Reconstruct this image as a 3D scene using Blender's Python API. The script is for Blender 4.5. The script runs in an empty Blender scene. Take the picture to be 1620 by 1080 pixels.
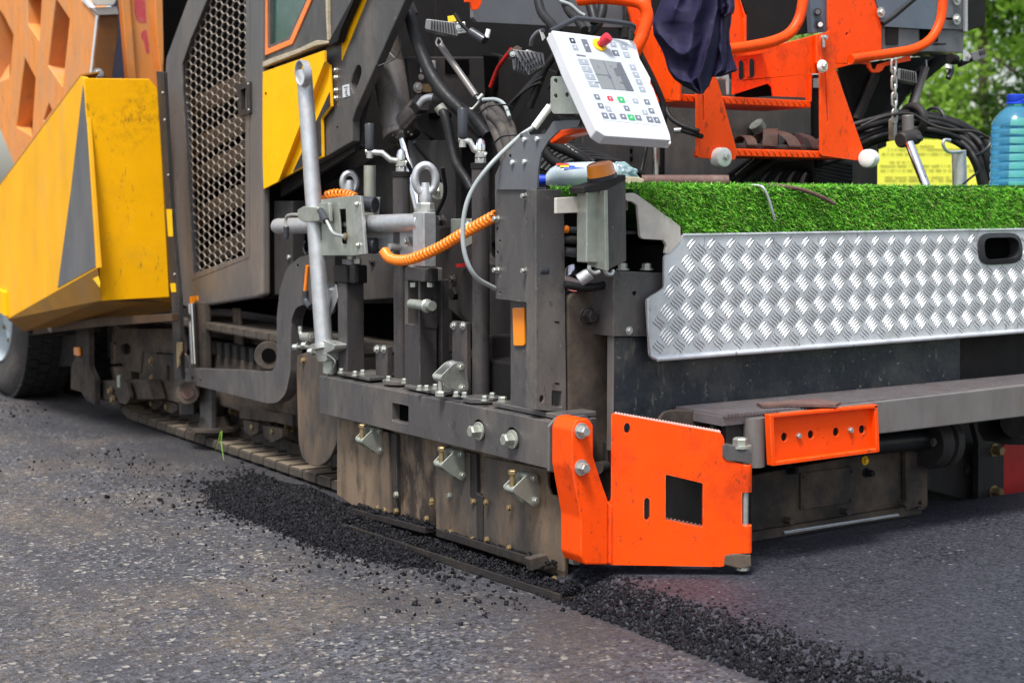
import bpy, bmesh, math, random
import numpy as np
from mathutils import Vector, Matrix, noise as mnoise
from mathutils.geometry import tessellate_polygon
from math import radians, sin, cos, pi, atan
random.seed(7); rng = np.random.default_rng(7)
C = bpy.context.scene.collection
# ------------------------------------------------------------------ camera
F = 2400.0; YAW = radians(33.4); PIT = atan(215 / F)
fh = Vector((sin(YAW), cos(YAW), 0)); RT = Vector((cos(YAW), -sin(YAW), 0))
FW = fh * cos(PIT) + Vector((0, 0, -sin(PIT))); UP = RT.cross(FW)
CAM = Vector((-2.4717, -3.4849, 1.12))
def ray(x, y): return FW + RT * ((x - 810) / F) + UP * ((540 - y) / F)
AX = (Vector((1, 0, 0)), Vector((0, 1, 0)), Vector((0, 0, 1)))
def on(x, y, pl):
    d = ray(x, y); p, n = pl
    return CAM + d * ((Vector(p) - CAM).dot(n) / d.dot(n))
def PX(v): return (Vector((v, 0, 0)), AX[0])
def PY(v): return (Vector((0, v, 0)), AX[1])
def PZ(v): return (Vector((0, 0, v)), AX[2])
def X(x, y, v): return on(x, y, PX(v))
def Y(x, y, v): return on(x, y, PY(v))
def Z(x, y, v): return on(x, y, PZ(v))
def D(x, y, d): return CAM + ray(x, y) * d
def depth(p): return (Vector(p) - CAM).dot(FW)
def m_px(p, px): return px * depth(p) / F
# ------------------------------------------------------------------ materials
def S(r, g, b):
    f = lambda c: ((c / 255 + .055) / 1.055) ** 2.4 if c > 10 else c / 255 / 12.92
    return (f(r), f(g), f(b), 1)
MATS = {}
def mat(name, col, rough=.5, metal=0, dirt=None, amt=.45, ds=4, streak=False, bump=.15, bs=120, var=.12, trans=0, ior=1.45, coat=0, emis=None, spec=.5, speck=None, lo=.5, hi=.72, wear=None, scuff=None):
    m = bpy.data.materials.new(name); m.use_nodes = True; MATS[name] = m
    nt = m.node_tree; N = nt.nodes; L = nt.links
    b = N['Principled BSDF']
    tc = N.new('ShaderNodeTexCoord'); mp = N.new('ShaderNodeMapping'); L.new(tc.outputs['Object'], mp.inputs[0])
    if streak: mp.inputs['Scale'].default_value = (1.3, 1.3, .5)
    def noise(sc, det=5, src=mp.outputs[0], rgh=.6):
        n = N.new('ShaderNodeTexNoise'); n.inputs['Scale'].default_value = sc; n.inputs['Detail'].default_value = det
        n.inputs['Roughness'].default_value = rgh; L.new(src, n.inputs['Vector']); return n.outputs['Fac']
    def ramp(src, a, c, c0=(0, 0, 0, 1), c1=(1, 1, 1, 1)):
        r = N.new('ShaderNodeValToRGB'); r.color_ramp.elements[0].position = a; r.color_ramp.elements[1].position = c
        r.color_ramp.elements[0].color = c0; r.color_ramp.elements[1].color = c1; L.new(src, r.inputs[0]); return r.outputs[0]
    def mix(f, a, c, mode='MIX'):
        x = N.new('ShaderNodeMix'); x.data_type = 'RGBA'; x.blend_type = mode
        for s, v in ((0, f), (6, a), (7, c)):
            if hasattr(v, 'links'): L.new(v, x.inputs[s])
            else: x.inputs[s].default_value = v
        return x.outputs[2]
    v0 = tuple(c * (1 - var) for c in col[:3]) + (1,); v1 = tuple(min(1, c * (1 + var)) for c in col[:3]) + (1,)
    base = ramp(noise(ds * 2.2), .3, .7, v0, v1)
    if dirt:
        d = ramp(noise(ds, 7, rgh=.7), lo, hi)
        mm = N.new('ShaderNodeMath'); mm.operation = 'MULTIPLY'; L.new(d, mm.inputs[0]); mm.inputs[1].default_value = amt
        base = mix(mm.outputs[0], base, dirt)
    if speck:
        d = ramp(noise(60, 3, tc.outputs['Object'], .5), .68, .72)
        mm = N.new('ShaderNodeMath'); mm.operation = 'MULTIPLY'; L.new(d, mm.inputs[0]); mm.inputs[1].default_value = .6
        base = mix(mm.outputs[0], base, speck)
    if scuff:
        m2 = N.new('ShaderNodeMapping'); L.new(tc.outputs['Object'], m2.inputs[0]); m2.inputs['Scale'].default_value = (3, 3, 1); m2.inputs['Rotation'].default_value = (.5, .4, .3)
        d = ramp(noise(14, 8, m2.outputs[0], .75), .585, .64); k = ramp(noise(3.7, 3, tc.outputs['Object']), .38, .52)
        mm = N.new('ShaderNodeMath'); mm.operation = 'MULTIPLY'; L.new(d, mm.inputs[0]); L.new(k, mm.inputs[1]); m3 = N.new('ShaderNodeMath'); m3.operation = 'MULTIPLY'; L.new(mm.outputs[0], m3.inputs[0]); m3.inputs[1].default_value = .75
        base = mix(m3.outputs[0], base, scuff)
    if wear:
        bv = N.new('ShaderNodeBevel'); bv.samples = 4; bv.inputs['Radius'].default_value = .004; ge = N.new('ShaderNodeNewGeometry')
        dt = N.new('ShaderNodeVectorMath'); dt.operation = 'DOT_PRODUCT'; L.new(bv.outputs[0], dt.inputs[0]); L.new(ge.outputs['True Normal'], dt.inputs[1])
        e = ramp(dt.outputs['Value'], .82, .97, (1, 1, 1, 1), (0, 0, 0, 1)); k = ramp(noise(30, 4, tc.outputs['Object']), .42, .62)
        mm = N.new('ShaderNodeMath'); mm.operation = 'MULTIPLY'; L.new(e, mm.inputs[0]); L.new(k, mm.inputs[1]); base = mix(mm.outputs[0], base, wear)
    L.new(base, b.inputs['Base Color'])
    rr = ramp(noise(ds * 5, 4), .3, .75, (max(.02, rough - .1),) * 3 + (1,), (min(1, rough + .15),) * 3 + (1,))
    L.new(rr, b.inputs['Roughness'])
    b.inputs['Metallic'].default_value = metal; b.inputs['Specular IOR Level'].default_value = spec
    b.inputs['IOR'].default_value = ior
    if trans: b.inputs['Transmission Weight'].default_value = trans
    if coat: b.inputs['Coat Weight'].default_value = coat; b.inputs['Coat Roughness'].default_value = .2
    if bump:
        bp = N.new('ShaderNodeBump'); bp.inputs['Strength'].default_value = bump; bp.inputs['Distance'].default_value = .002
        L.new(noise(bs, 4, tc.outputs['Object']), bp.inputs['Height']); L.new(bp.outputs[0], b.inputs['Normal'])
    return m
TAN = (.20, .145, .09, 1); DUST = (.27, .21, .155, 1)
mat('grey', (.070, .066, .066, 1), .38, 0, (.150, .130, .112, 1), .75, 4, True, lo=.48, hi=.68, speck=(.22, .18, .14, 1), wear=(.26, .24, .22, 1), scuff=(.03, .027, .025, 1))
mat('greyd', (.030, .0275, .027, 1), .5, 0, (.095, .08, .066, 1), .45, 5, True, spec=.25, wear=(.16, .14, .13, 1))
mat('hood', (.104, .099, .098, 1), .36, 0, (.24, .18, .135, 1), .6, 2.2, True, wear=(.3, .27, .25, 1))
mat('dusty', (.044, .038, .034, 1), .75, 0, (.17, .125, .088, 1), .6, 6, lo=.42, hi=.7, bump=.5, bs=80, spec=.2)
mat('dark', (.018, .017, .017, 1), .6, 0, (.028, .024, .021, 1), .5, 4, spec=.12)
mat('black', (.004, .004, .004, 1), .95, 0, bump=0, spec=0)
mat('dullblack', (.01, .01, .011, 1), .35, 0, bump=0); mat('rubber', (.022, .022, .024, 1), .5, 0, (.09, .08, .07, 1), .35, 8, bump=.2)
mat('hose', (.011, .011, .012, 1), .5, 0, (.06, .053, .046, 1), .3, 10, spec=.3)
mat('sleeve', (.05, .045, .042, 1), .8, 0, (.14, .12, .1, 1), .6, 9, bump=.8, bs=200)
mat('yellow', (.94, .455, .001, 1), .5, 0, (.40, .22, .04, 1), .35, 3, lo=.56, hi=.8, spec=.2, scuff=(.30, .15, .02, 1), wear=(.9, .6, .2, 1), var=.05, speck=(.35, .2, .05, 1))
mat('yellowd', (.80, .385, .012, 1), .55, 0, (.60, .32, .09, 1), .6, 2.0, True, spec=.25)
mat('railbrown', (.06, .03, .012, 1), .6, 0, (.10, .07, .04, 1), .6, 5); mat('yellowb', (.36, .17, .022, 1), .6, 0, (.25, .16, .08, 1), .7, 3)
mat('orange', (.90, .070, .002, 1), .42, 0, (.30, .026, .006, 1), .7, 4, lo=.54, hi=.72, spec=.25, scuff=(.16, .03, .012, 1), wear=(.75, .28, .15, 1), var=.06, speck=(.25, .05, .02, 1))
mat('truckorange', (.68, .24, .045, 1), .6, 0, (.42, .25, .14, 1), .7, 5, True, lo=.42, hi=.7, scuff=(.22, .10, .05, 1), wear=(.75, .5, .3, 1))
mat('truckdeep', (.50, .115, .006, 1), .6, 0, (.35, .18, .07, 1), .5, 5)
mat('rustpost', (.15, .055, .010, 1), .5, 0, (.05, .03, .02, 1), .6, 9)
mat('pink', (.5, .06, .07, 1), .6, 0, (.5, .3, .2, 1), .4, 14)
mat('alu', (.68, .70, .73, 1), .42, .55, (.40, .36, .31, 1), .5, 7, lo=.52, hi=.75, bump=.1, scuff=(.22, .19, .16, 1))
mat('alubar', (.68, .69, .705, 1), .42, .6, bump=0)
mat('beige', (.56, .52, .46, 1), .4, .1, (.36, .30, .24, 1), .5, 8, wear=(.75, .72, .68, 1))
mat('zinc', (.52, .53, .50, 1), .34, .75, (.40, .36, .25, 1), .4, 16, bump=.2)
mat('zincg', (.40, .42, .37, 1), .38, .6, (.32, .30, .18, 1), .5, 14, bump=.2, wear=(.72, .74, .70, 1))
mat('pillarpaint', (.046, .0415, .042, 1), .32, 0, (.12, .10, .085, 1), .55, 5, True, lo=.5, hi=.7, wear=(.2, .18, .17, 1), scuff=(.02, .018, .018, 1))
mat('galv', (.52, .53, .54, 1), .42, .7, (.40, .37, .32, 1), .5, 14, bump=.3)
mat('brass', (.30, .22, .11, 1), .4, .6, (.15, .1, .05, 1), .5, 30)
mat('chrome', (.75, .75, .77, 1), .1, 1, bump=0)
mat('cylpaint', (.16, .143, .132, 1), .28, .1, (.22, .19, .16, 1), .5, 9, True, coat=.3)
mat('stained', (.21, .15, .10, 1), .6, .1, (.028, .021, .018, 1), .95, 3.4, True, lo=.45, hi=.56, scuff=(.30, .2, .12, 1), wear=(.3, .25, .2, 1), bump=.5, bs=60)
mat('stainedgrey', (.070, .060, .052, 1), .5, .1, (.20, .135, .085, 1), .9, 3, True, lo=.47, hi=.64, scuff=(.02, .017, .015, 1), bump=.3)
mat('trackpad', (.036, .030, .025, 1), .85, 0, (.10, .078, .056, 1), .6, 9, lo=.4, hi=.65, bump=.8, bs=60)
mat('padtop', (.22, .17, .12, 1), .85, 0, (.07, .055, .04, 1), .7, 11, bump=.6, bs=70)
mat('vinyl', (.016, .021, .028, 1), .40, 0, (.085, .083, .078, 1), .8, 6, lo=.45, hi=.72, bump=.9, bs=40, speck=(.26, .24, .2, 1), scuff=(.13, .12, .10, 1))
mat('orangecable', (.9, .22, .01, 1), .3, 0, bump=0, coat=.4)
mat('greycable', (.30, .33, .33, 1), .4, 0, bump=0)
mat('white', (.60, .61, .63, 1), .35, 0, (.6, .58, .54, 1), .3, 8, bump=.05, var=.03)
mat('keygrey', (.13, .145, .175, 1), .4, bump=0); mat('keylight', (.28, .31, .35, 1), .4, bump=0)
mat('membrane', (.46, .49, .53, 1), .35, bump=0, var=.02)
mat('lcd', (.20, .215, .22, 1), .25, bump=0, var=.06); mat('lcdd', (.11, .12, .135, 1), .3, bump=0)
mat('red', (.62, .02, .04, 1), .35, bump=0, coat=.3); mat('green', (.02, .35, .1, 1), .4, bump=0)
mat('knobyellow', (.85, .5, .01, 1), .35, bump=0)
mat('handle', (.035, .038, .045, 1), .35, 0, bump=.1)
mat('amber', (1.0, .27, .004, 1), .12, 0, bump=0, coat=1)
mat('amberclear', (1, .30, .02, 1), .12, 0, bump=0, trans=.55, coat=1)
mat('nylon', (.78, .78, .74, 1), .4, 0, (.4, .38, .33, 1), .4, 20, bump=.1)
mat('lampgrey', (.16, .16, .165, 1), .45, .3); mat('redpaint', (.42, .012, .01, 1), .5, 0, (.15, .02, .015, 1), .5, 6)
mat('jacket', (.013, .011, .038, 1), .7, 0, (.030, .021, .055, 1), .6, 6, bump=.5, bs=260, spec=.25)
mat('leather', (.085, .045, .034, 1), .55, 0, (.17, .10, .07, 1), .5, 20, bump=.5)
mat('sole', (.022, .018, .017, 1), .8, bump=.4)
mat('rust', (.11, .06, .05, 1), .7, 0, (.22, .15, .12, 1), .5, 20, bump=.6)
mat('bluewater', (.14, .55, .96, 1), .06, 0, bump=0, var=.02, trans=.8, ior=1.15, coat=.6)
mat('bluecap', (.01, .05, .5, 1), .3, bump=0); mat('labelblue', (.01, .06, .42, 1), .3, bump=0)
mat('labelred', (.6, .05, .02, 1), .3, bump=0)
mat('milky', (.62, .72, .78, 1), .2, 0, bump=0, trans=.35, ior=1.3, coat=.3)
mat('clear', (.62, .85, .95, 1), .08, 0, bump=0, trans=.7, ior=1.3, coat=.5)
mat('foam', (.42, .36, .25, 1), .9, 0, (.2, .16, .1, 1), .5, 20, bump=1, bs=80)
mat('gasket', (.85, .22, .05, 1), .5, bump=0)
mat('glassdark', (.012, .06, .045, 1), .04, 0, bump=0, coat=1, spec=1)
mat('signyellow', (.95, .90, .10, 1), .5, bump=0, var=.03); mat('signink', (.5, .47, .08, 1), .5, bump=0)
mat('tarp', (.025, .03, .055, 1), .8, 0, (.06, .06, .09, 1), .6, 20, bump=.8)
mat('rim', (.52, .60, .63, 1), .4, .2, (.35, .33, .3, 1), .5, 10)
mat('tyre', (.055, .05, .047, 1), .8, 0, (.14, .125, .11, 1), .6, 7); mat('tread', (.014, .014, .015, 1), .8, 0, (.05, .045, .04, 1), .4, 9)
mat('conspanel', (.11, .115, .125, 1), .35, 0, (.2, .2, .2, 1), .3, 4); mat('consblue', (.10, .13, .165, 1), .35, bump=0)
mat('steelgrate', (.20, .18, .185, 1), .45, .4, (.10, .065, .05, 1), .6, 12)
mat('stepbeam', (.17, .158, .15, 1), .4, .2, (.13, .085, .06, 1), .6, 6, True, lo=.52, hi=.75)
mat('edgewear', (.75, .45, .4, 1), .5, bump=0); mat('hoseprint', (.5, .5, .48, 1), .6, bump=0)
mat('bark', (.20, .15, .12, 1), .9, 0, (.07, .05, .04, 1), .8, 6, bump=1, bs=40)
# ------------------------------------------------------------------ object helpers
def prop(o, label=None, cat=None, group=None, kind=None):
    for k, v in (('label', label), ('category', cat), ('group', group), ('kind', kind)):
        if v: o[k] = v
    return o
def thing(name, label, cat, loc=(0, 0, 0), group=None):
    o = bpy.data.objects.new(name, None); o.empty_display_size = .1; C.objects.link(o); o.location = loc
    return prop(o, label, cat, group)
def origin(parent):
    o = Vector((0, 0, 0))
    while parent: o += parent.location; parent = parent.parent
    return o
def mk(name, verts, faces, m, parent=None, smooth=None, bev=0, seg=2, loc=None):
    me = bpy.data.meshes.new(name)
    off = origin(parent) + (Vector(loc) if loc else Vector())
    if isinstance(verts, np.ndarray): verts = verts - np.array(off)
    else: verts = [Vector(v) - off for v in verts]
    me.from_pydata([tuple(v) for v in verts], [], faces); me.update()
    bm = bmesh.new(); bm.from_mesh(me)
    if len(verts) < 60000: bmesh.ops.recalc_face_normals(bm, faces=bm.faces)
    bm.to_mesh(me); bm.free()
    ms = m if isinstance(m, (list, tuple)) else [m]
    for q in ms: me.materials.append(MATS[q] if isinstance(q, str) else q)
    if smooth:
        me.polygons.foreach_set('use_smooth', [True] * len(me.polygons)); me.set_sharp_from_angle(angle=radians(smooth))
    o = bpy.data.objects.new(name, me); C.objects.link(o)
    if parent: o.parent = parent
    if loc: o.location = Vector(loc)
    if bev:
        b = o.modifiers.new('bevel', 'BEVEL'); b.width = bev; b.segments = seg; b.limit_method = 'ANGLE'; b.angle_limit = radians(32)
    return o
class MB:                                     # collects shapes for one mesh
    def __init__(s): s.v = []; s.f = []
    def add(s, v, f):
        n = len(s.v); s.v += [Vector(q) for q in v]; s.f += [tuple(i + n for i in q) for q in f]
    def mk(s, name, m, parent=None, **k): return mk(name, s.v, s.f, m, parent, **k)
def rnd(pts, r):
    if not r: return [Vector((p[0], p[1])) for p in pts]
    out = []; n = len(pts)
    for i in range(n):
        a, b, c = (Vector(pts[(i + k) % n][:2]) for k in (-1, 0, 1))
        u, w = a - b, c - b; rr = min(r, u.length * .45, w.length * .45)
        p, q = b + u.normalized() * rr, b + w.normalized() * rr
        for t in (0, .25, .5, .75, 1): out.append(p * (1 - t) ** 2 + b * 2 * t * (1 - t) + q * t * t)
    return out
def circ(cx, cy, rx, ry=None, n=16):
    ry = ry or rx
    return [(cx + rx * cos(2 * pi * i / n), cy + ry * sin(2 * pi * i / n)) for i in range(n)]
def pts(s):
    return [tuple(float(a) for a in q.split(',')) for q in s.split()] if isinstance(s, str) else s
def slab(poly, pl, th, holes=()):
    """polygon given in photo pixels laid on a real plane, extruded away from the camera"""
    p0, n = pl; n = Vector(n).normalized()
    if n.dot(Vector(p0) - CAM) < 0: n = -n
    loops = [[on(p[0], p[1], pl) for p in poly]] + [[on(p[0], p[1], pl) for p in h] for h in holes]
    flat = [q for l in loops for q in l]; N = len(flat)
    V = flat + [q + n * th for q in flat]; Fc = []
    if holes:
        tri = tessellate_polygon(loops)
        Fc += [tuple(t) for t in tri] + [tuple(i + N for i in reversed(t)) for t in tri]
    else:
        Fc += [tuple(range(N)), tuple(range(2 * N - 1, N - 1, -1))]
    s = 0
    for l in loops:
        k = len(l)
        for i in range(k): a, b = s + i, s + (i + 1) % k; Fc.append((a, b, b + N, a + N))
        s += k
    return V, Fc
def PL(name, poly, pl, th, m, parent=None, holes=(), r=0, bev=.002, **k):
    if not isinstance(pl, tuple): raise ValueError
    V, Fc = slab(rnd(pts(poly), r), pl, th, [rnd(pts(h), 0) for h in holes])
    return mk(name, V, Fc, m, parent, bev=bev, **k)
def boxv(a, b):
    x0, y0, z0 = a; x1, y1, z1 = b
    v = [(x, y, z) for x in (x0, x1) for y in (y0, y1) for z in (z0, z1)]
    return v, [(0, 1, 3, 2), (4, 6, 7, 5), (0, 4, 5, 1), (2, 3, 7, 6), (0, 2, 6, 4), (1, 5, 7, 3)]
def BX(name, a, b, m, parent=None, bev=.003, **k):
    v, f = boxv(a, b); return mk(name, v, f, m, parent, bev=bev, **k)
def bxp(name, xs, yb, yt, xv, m, parent=None, bev=.003, **k):
    """box with its near vertical edge on plane X=xv at pixel xs[1]; left face to xs[0], right face to xs[2]"""
    p = X(xs[1], yb, xv); q = X(xs[1], yt, xv)
    y1 = X(xs[0], yb, xv).y; x1 = Y(xs[2], yb, p.y).x
    return BX(name, (xv, p.y, p.z), (x1, y1, q.z), m, parent, bev, **k)
def frame(d):
    d = Vector(d).normalized(); a = Vector((0, 0, 1)) if abs(d.z) < .9 else Vector((1, 0, 0))
    u = d.cross(a).normalized(); return d, u, d.cross(u)
def cylv(p, q, r, r2=None, n=20, cap=True):
    p, q = Vector(p), Vector(q); d, u, w = frame(q - p); r2 = r if r2 is None else r2
    v = [c + (u * cos(2 * pi * i / n) + w * sin(2 * pi * i / n)) * rr for c, rr in ((p, r), (q, r2)) for i in range(n)]
    f = [(i, (i + 1) % n, n + (i + 1) % n, n + i) for i in range(n)]
    if cap: f += [tuple(range(n - 1, -1, -1)), tuple(range(n, 2 * n))]
    return v, f
def CY(name, p, q, r, m, parent=None, r2=None, n=24, bev=0, **k):
    v, f = cylv(p, q, r, r2, n); return mk(name, v, f, m, parent, smooth=35, bev=bev, **k)
def ringv(c, d, R, r, n=28, k=10, sx=1, sy=1, flat=1):
    d, u, w = frame(d); V = []; Fc = []
    for i in range(n):
        a = 2 * pi * i / n; e = u * cos(a) * sx + w * sin(a) * sy
        for j in range(k):
            b = 2 * pi * j / k; V.append(Vector(c) + e * R + e.normalized() * r * cos(b) + d * r * sin(b) * flat)
    for i in range(n):
        for j in range(k):
            Fc.append((i * k + j, i * k + (j + 1) % k, ((i + 1) % n) * k + (j + 1) % k, ((i + 1) % n) * k + j))
    return V, Fc
def cat_rom(P, n=8):
    P = [Vector(p) for p in P]; Q = [P[0] * 2 - P[1]] + P + [P[-1] * 2 - P[-2]]; out = []
    for i in range(1, len(Q) - 2):
        for j in range(n):
            t = j / n; a, b, c, d = Q[i - 1:i + 3]
            out.append(.5 * ((2 * b) + (c - a) * t + (2 * a - 5 * b + 4 * c - d) * t * t + (3 * b - a - 3 * c + d) * t ** 3))
    return out + [P[-1]]
def tubev(path, r, k=10):
    V = []; Fc = []; n = len(path); u = None
    for i, p in enumerate(path):
        t = (path[min(i + 1, n - 1)] - path[max(i - 1, 0)]).normalized()
        if u is None: _, u, w = frame(t)
        u = (u - t * u.dot(t)).normalized(); w = t.cross(u); rr = r[i] if isinstance(r, list) else r
        V += [p + (u * cos(2 * pi * j / k) + w * sin(2 * pi * j / k)) * rr for j in range(k)]
    for i in range(n - 1):
        for j in range(k): Fc.append((i * k + j, i * k + (j + 1) % k, (i + 1) * k + (j + 1) % k, (i + 1) * k + j))
    Fc += [tuple(range(k - 1, -1, -1)), tuple(range((n - 1) * k, n * k))]
    return V, Fc
def TB(name, P, r, m, parent=None, k=12, sm=8, **kw):
    v, f = tubev(cat_rom(P, sm) if sm else [Vector(p) for p in P], r, k); return mk(name, v, f, m, parent, smooth=50, **kw)
def HS(name, pxs, d0, d1, rpx, m, parent=None, **k):
    n = len(pxs); P = [D(x, y, d0 + (d1 - d0) * i / (n - 1)) for i, (x, y) in enumerate(pxs)]
    return TB(name, P, rpx * (d0 + d1) / 2 / F, m, parent, **k)
def boltv(p, n, r, h=None, wash=1.45):
    h = h or r * .8; n = Vector(n).normalized(); p = Vector(p); mb = MB()
    if wash: v, f = cylv(p, p + n * r * .3, r * wash, n=20); mb.add(v, f); p = p + n * r * .3
    v, f = cylv(p, p + n * h * .8, r, n=6); mb.add(v, f)
    v, f = cylv(p + n * h * .8, p + n * h, r, r * .84, n=6); mb.add(v, f)
    return mb
def BT(px, py, pl, rpx, parent, m='zinc', wash=1.45, name='bolt', h=None, out=0):
    p = on(px, py, pl); n = -Vector(pl[1]) if Vector(pl[1]).dot(p - CAM) > 0 else Vector(pl[1])
    r = m_px(p, rpx); return boltv(p + n * out, n, r, h, wash).mk(name, m, parent)
def lathe(prof, p, axis, n=32, cap=True):
    d, u, w = frame(axis); V = []; Fc = []
    for (a, r) in prof: V += [Vector(p) + d * a + (u * cos(2 * pi * i / n) + w * sin(2 * pi * i / n)) * r for i in range(n)]
    for j in range(len(prof) - 1):
        for i in range(n): Fc.append((j * n + i, j * n + (i + 1) % n, (j + 1) * n + (i + 1) % n, (j + 1) * n + i))
    if cap: Fc += [tuple(range(n - 1, -1, -1)), tuple(range((len(prof) - 1) * n, len(prof) * n))]
    return V, Fc
def dupe(o, parent, loc):
    c = o.copy(); C.objects.link(c); c.parent = parent; c.location = loc; return c
# ================================================================== SETTING
def road_mat():
    m = bpy.data.materials.new('old_asphalt'); m.use_nodes = True; nt = m.node_tree; N = nt.nodes; L = nt.links; b = N['Principled BSDF']
    tc = N.new('ShaderNodeTexCoord').outputs['Object']
    def no(sc, det=4, rg=.6):
        n = N.new('ShaderNodeTexNoise'); n.inputs['Scale'].default_value = sc; n.inputs['Detail'].default_value = det; n.inputs['Roughness'].default_value = rg; L.new(tc, n.inputs[0]); return n.outputs['Fac']
    def rp(s, a, c, c0=(0, 0, 0, 1), c1=(1, 1, 1, 1)):
        r = N.new('ShaderNodeValToRGB'); r.color_ramp.elements[0].position = a; r.color_ramp.elements[1].position = c
        r.color_ramp.elements[0].color = c0; r.color_ramp.elements[1].color = c1; L.new(s, r.inputs[0]); return r.outputs[0]
    def mx(f, a, c, mode='MIX'):
        x = N.new('ShaderNodeMix'); x.data_type = 'RGBA'; x.blend_type = mode
        for s, v in ((0, f), (6, a), (7, c)):
            if hasattr(v, 'links'): L.new(v, x.inputs[s])
            else: x.inputs[s].default_value = v
        return x.outputs[2]
    def vor(sc):
        n = N.new('ShaderNodeTexVoronoi'); n.inputs['Scale'].default_value = sc
        # warp the cells so that they read as broken stone
        w = N.new('ShaderNodeTexNoise'); w.inputs['Scale'].default_value = sc * .7; L.new(tc, w.inputs[0])
        a = N.new('ShaderNodeVectorMath'); a.operation = 'SCALE'; a.inputs['Scale'].default_value = .9 / sc; L.new(w.outputs['Color'], a.inputs[0])
        c = N.new('ShaderNodeVectorMath'); c.operation = 'ADD'; L.new(tc, c.inputs[0]); L.new(a.outputs[0], c.inputs[1]); L.new(c.outputs[0], n.inputs['Vector']); return n
    v1 = vor(100); v2 = vor(62)
    sep = N.new('ShaderNodeSeparateColor'); L.new(v1.outputs['Color'], sep.inputs[0])
    sep2 = N.new('ShaderNodeSeparateColor'); L.new(v2.outputs['Color'], sep2.inputs[0])
    base = rp(sep.outputs[0], .1, .95, (.003, .0033, .0045, 1), (.112, .115, .134, 1))
    base = mx(rp(no(2.0, 5), .36, .66), base, mx(.6, base, (.052, .048, .052, 1)))
    base = mx(rp(sep2.outputs[1], .986, .99), base, (.31, .29, .26, 1))
    base = mx(rp(sep.outputs[1], .94, .95), base, (.25, .23, .20, 1))
    dustm = N.new('ShaderNodeMath'); dustm.operation = 'MULTIPLY'; L.new(rp(no(1.3, 8, .7), .46, .66), dustm.inputs[0]); L.new(rp(no(34, 4, .7), .38, .6), dustm.inputs[1])
    base = mx(dustm.outputs[0], base, (.150, .115, .08, 1))
    mp = N.new('ShaderNodeMapping'); L.new(tc, mp.inputs[0]); mp.inputs['Scale'].default_value = (5.5, .45, 1)
    sn = N.new('ShaderNodeTexNoise'); sn.inputs['Scale'].default_value = 1.0; sn.inputs['Detail'].default_value = 6; sn.inputs['Roughness'].default_value = .65; L.new(mp.outputs[0], sn.inputs[0])
    sk = N.new('ShaderNodeMath'); sk.operation = 'MULTIPLY'; L.new(rp(sn.outputs['Fac'], .48, .62), sk.inputs[0]); sk.inputs[1].default_value = .42
    base = mx(sk.outputs[0], base, (.030, .031, .038, 1))          # bitumen carried along by tyres
    sx = N.new('ShaderNodeSeparateXYZ'); L.new(tc, sx.inputs[0]); ns = N.new('ShaderNodeMath'); ns.operation = 'MULTIPLY_ADD'; L.new(no(1.6, 6, .65), ns.inputs[0]); ns.inputs[1].default_value = 1.5; L.new(sx.outputs[0], ns.inputs[2])
    st = rp(ns.outputs[0], .18, .78); sm = N.new('ShaderNodeMath'); sm.operation = 'MULTIPLY'; L.new(st, sm.inputs[0]); sm.inputs[1].default_value = .78
    base = mx(sm.outputs[0], base, (.022, .021, .025, 1))
    L.new(base, b.inputs['Base Color']); b.inputs['Roughness'].default_value = .62
    bp = N.new('ShaderNodeBump'); bp.inputs['Strength'].default_value = 1; bp.inputs['Distance'].default_value = .006
    ad = N.new('ShaderNodeMath'); ad.operation = 'ADD'; L.new(v1.outputs['Distance'], ad.inputs[0]); L.new(no(45, 5), ad.inputs[1]); L.new(ad.outputs[0], bp.inputs['Height']); L.new(bp.outputs[0], b.inputs['Normal'])
    MATS['road'] = m
    # fresh asphalt
    m = bpy.data.materials.new('fresh_asphalt'); m.use_nodes = True; nt = m.node_tree; N = nt.nodes; L = nt.links; b = N['Principled BSDF']
    tc = N.new('ShaderNodeTexCoord').outputs['Object']
    v1 = vor(120); sep = N.new('ShaderNodeSeparateColor'); L.new(v1.outputs['Color'], sep.inputs[0])
    base = rp(sep.outputs[0], 0, 1, (.003, .0033, .005, 1), (.044, .045, .060, 1))
    base = mx(rp(sep.outputs[2], .994, .996), base, (.13, .13, .14, 1))
    base = mx(rp(no(3, 4), .35, .7), base, mx(.35, base, (.045, .047, .058, 1)))
    mp = N.new('ShaderNodeMapping'); L.new(tc, mp.inputs[0]); mp.inputs['Scale'].default_value = (16, .5, 1)
    sn = N.new('ShaderNodeTexNoise'); sn.inputs['Scale'].default_value = 1.0; sn.inputs['Detail'].default_value = 5; L.new(mp.outputs[0], sn.inputs[0])
    base = mx(rp(sn.outputs['Fac'], .5, .75, (0, 0, 0, 1), (.35, .35, .35, 1)), base, (.012, .012, .015, 1))     # drag marks of the screed
    L.new(base, b.inputs['Base Color']); b.inputs['Roughness'].default_value = .6; b.inputs['Specular IOR Level'].default_value = .35
    bp = N.new('ShaderNodeBump'); bp.inputs['Strength'].default_value = .6; bp.inputs['Distance'].default_value = .003
    ad = N.new('ShaderNodeMath'); ad.operation = 'ADD'; L.new(v1.outputs['Distance'], ad.inputs[0]); L.new(no(90, 4), ad.inputs[1]); L.new(ad.outputs[0], bp.inputs['Height']); L.new(bp.outputs[0], b.inputs['Normal'])
    MATS['fresh'] = m
road_mat()
mat('crumb', (.0065, .0065, .0085, 1), .42, 0, (.020, .020, .025, 1), .6, 40, bump=.8, bs=400, spec=.2)
mk('ground', [(-900, -900, 0), (900, -900, 0), (900, 900, 0), (-900, 900, 0)], [(0, 1, 2, 3)], 'road')['kind'] = 'structure'
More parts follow.
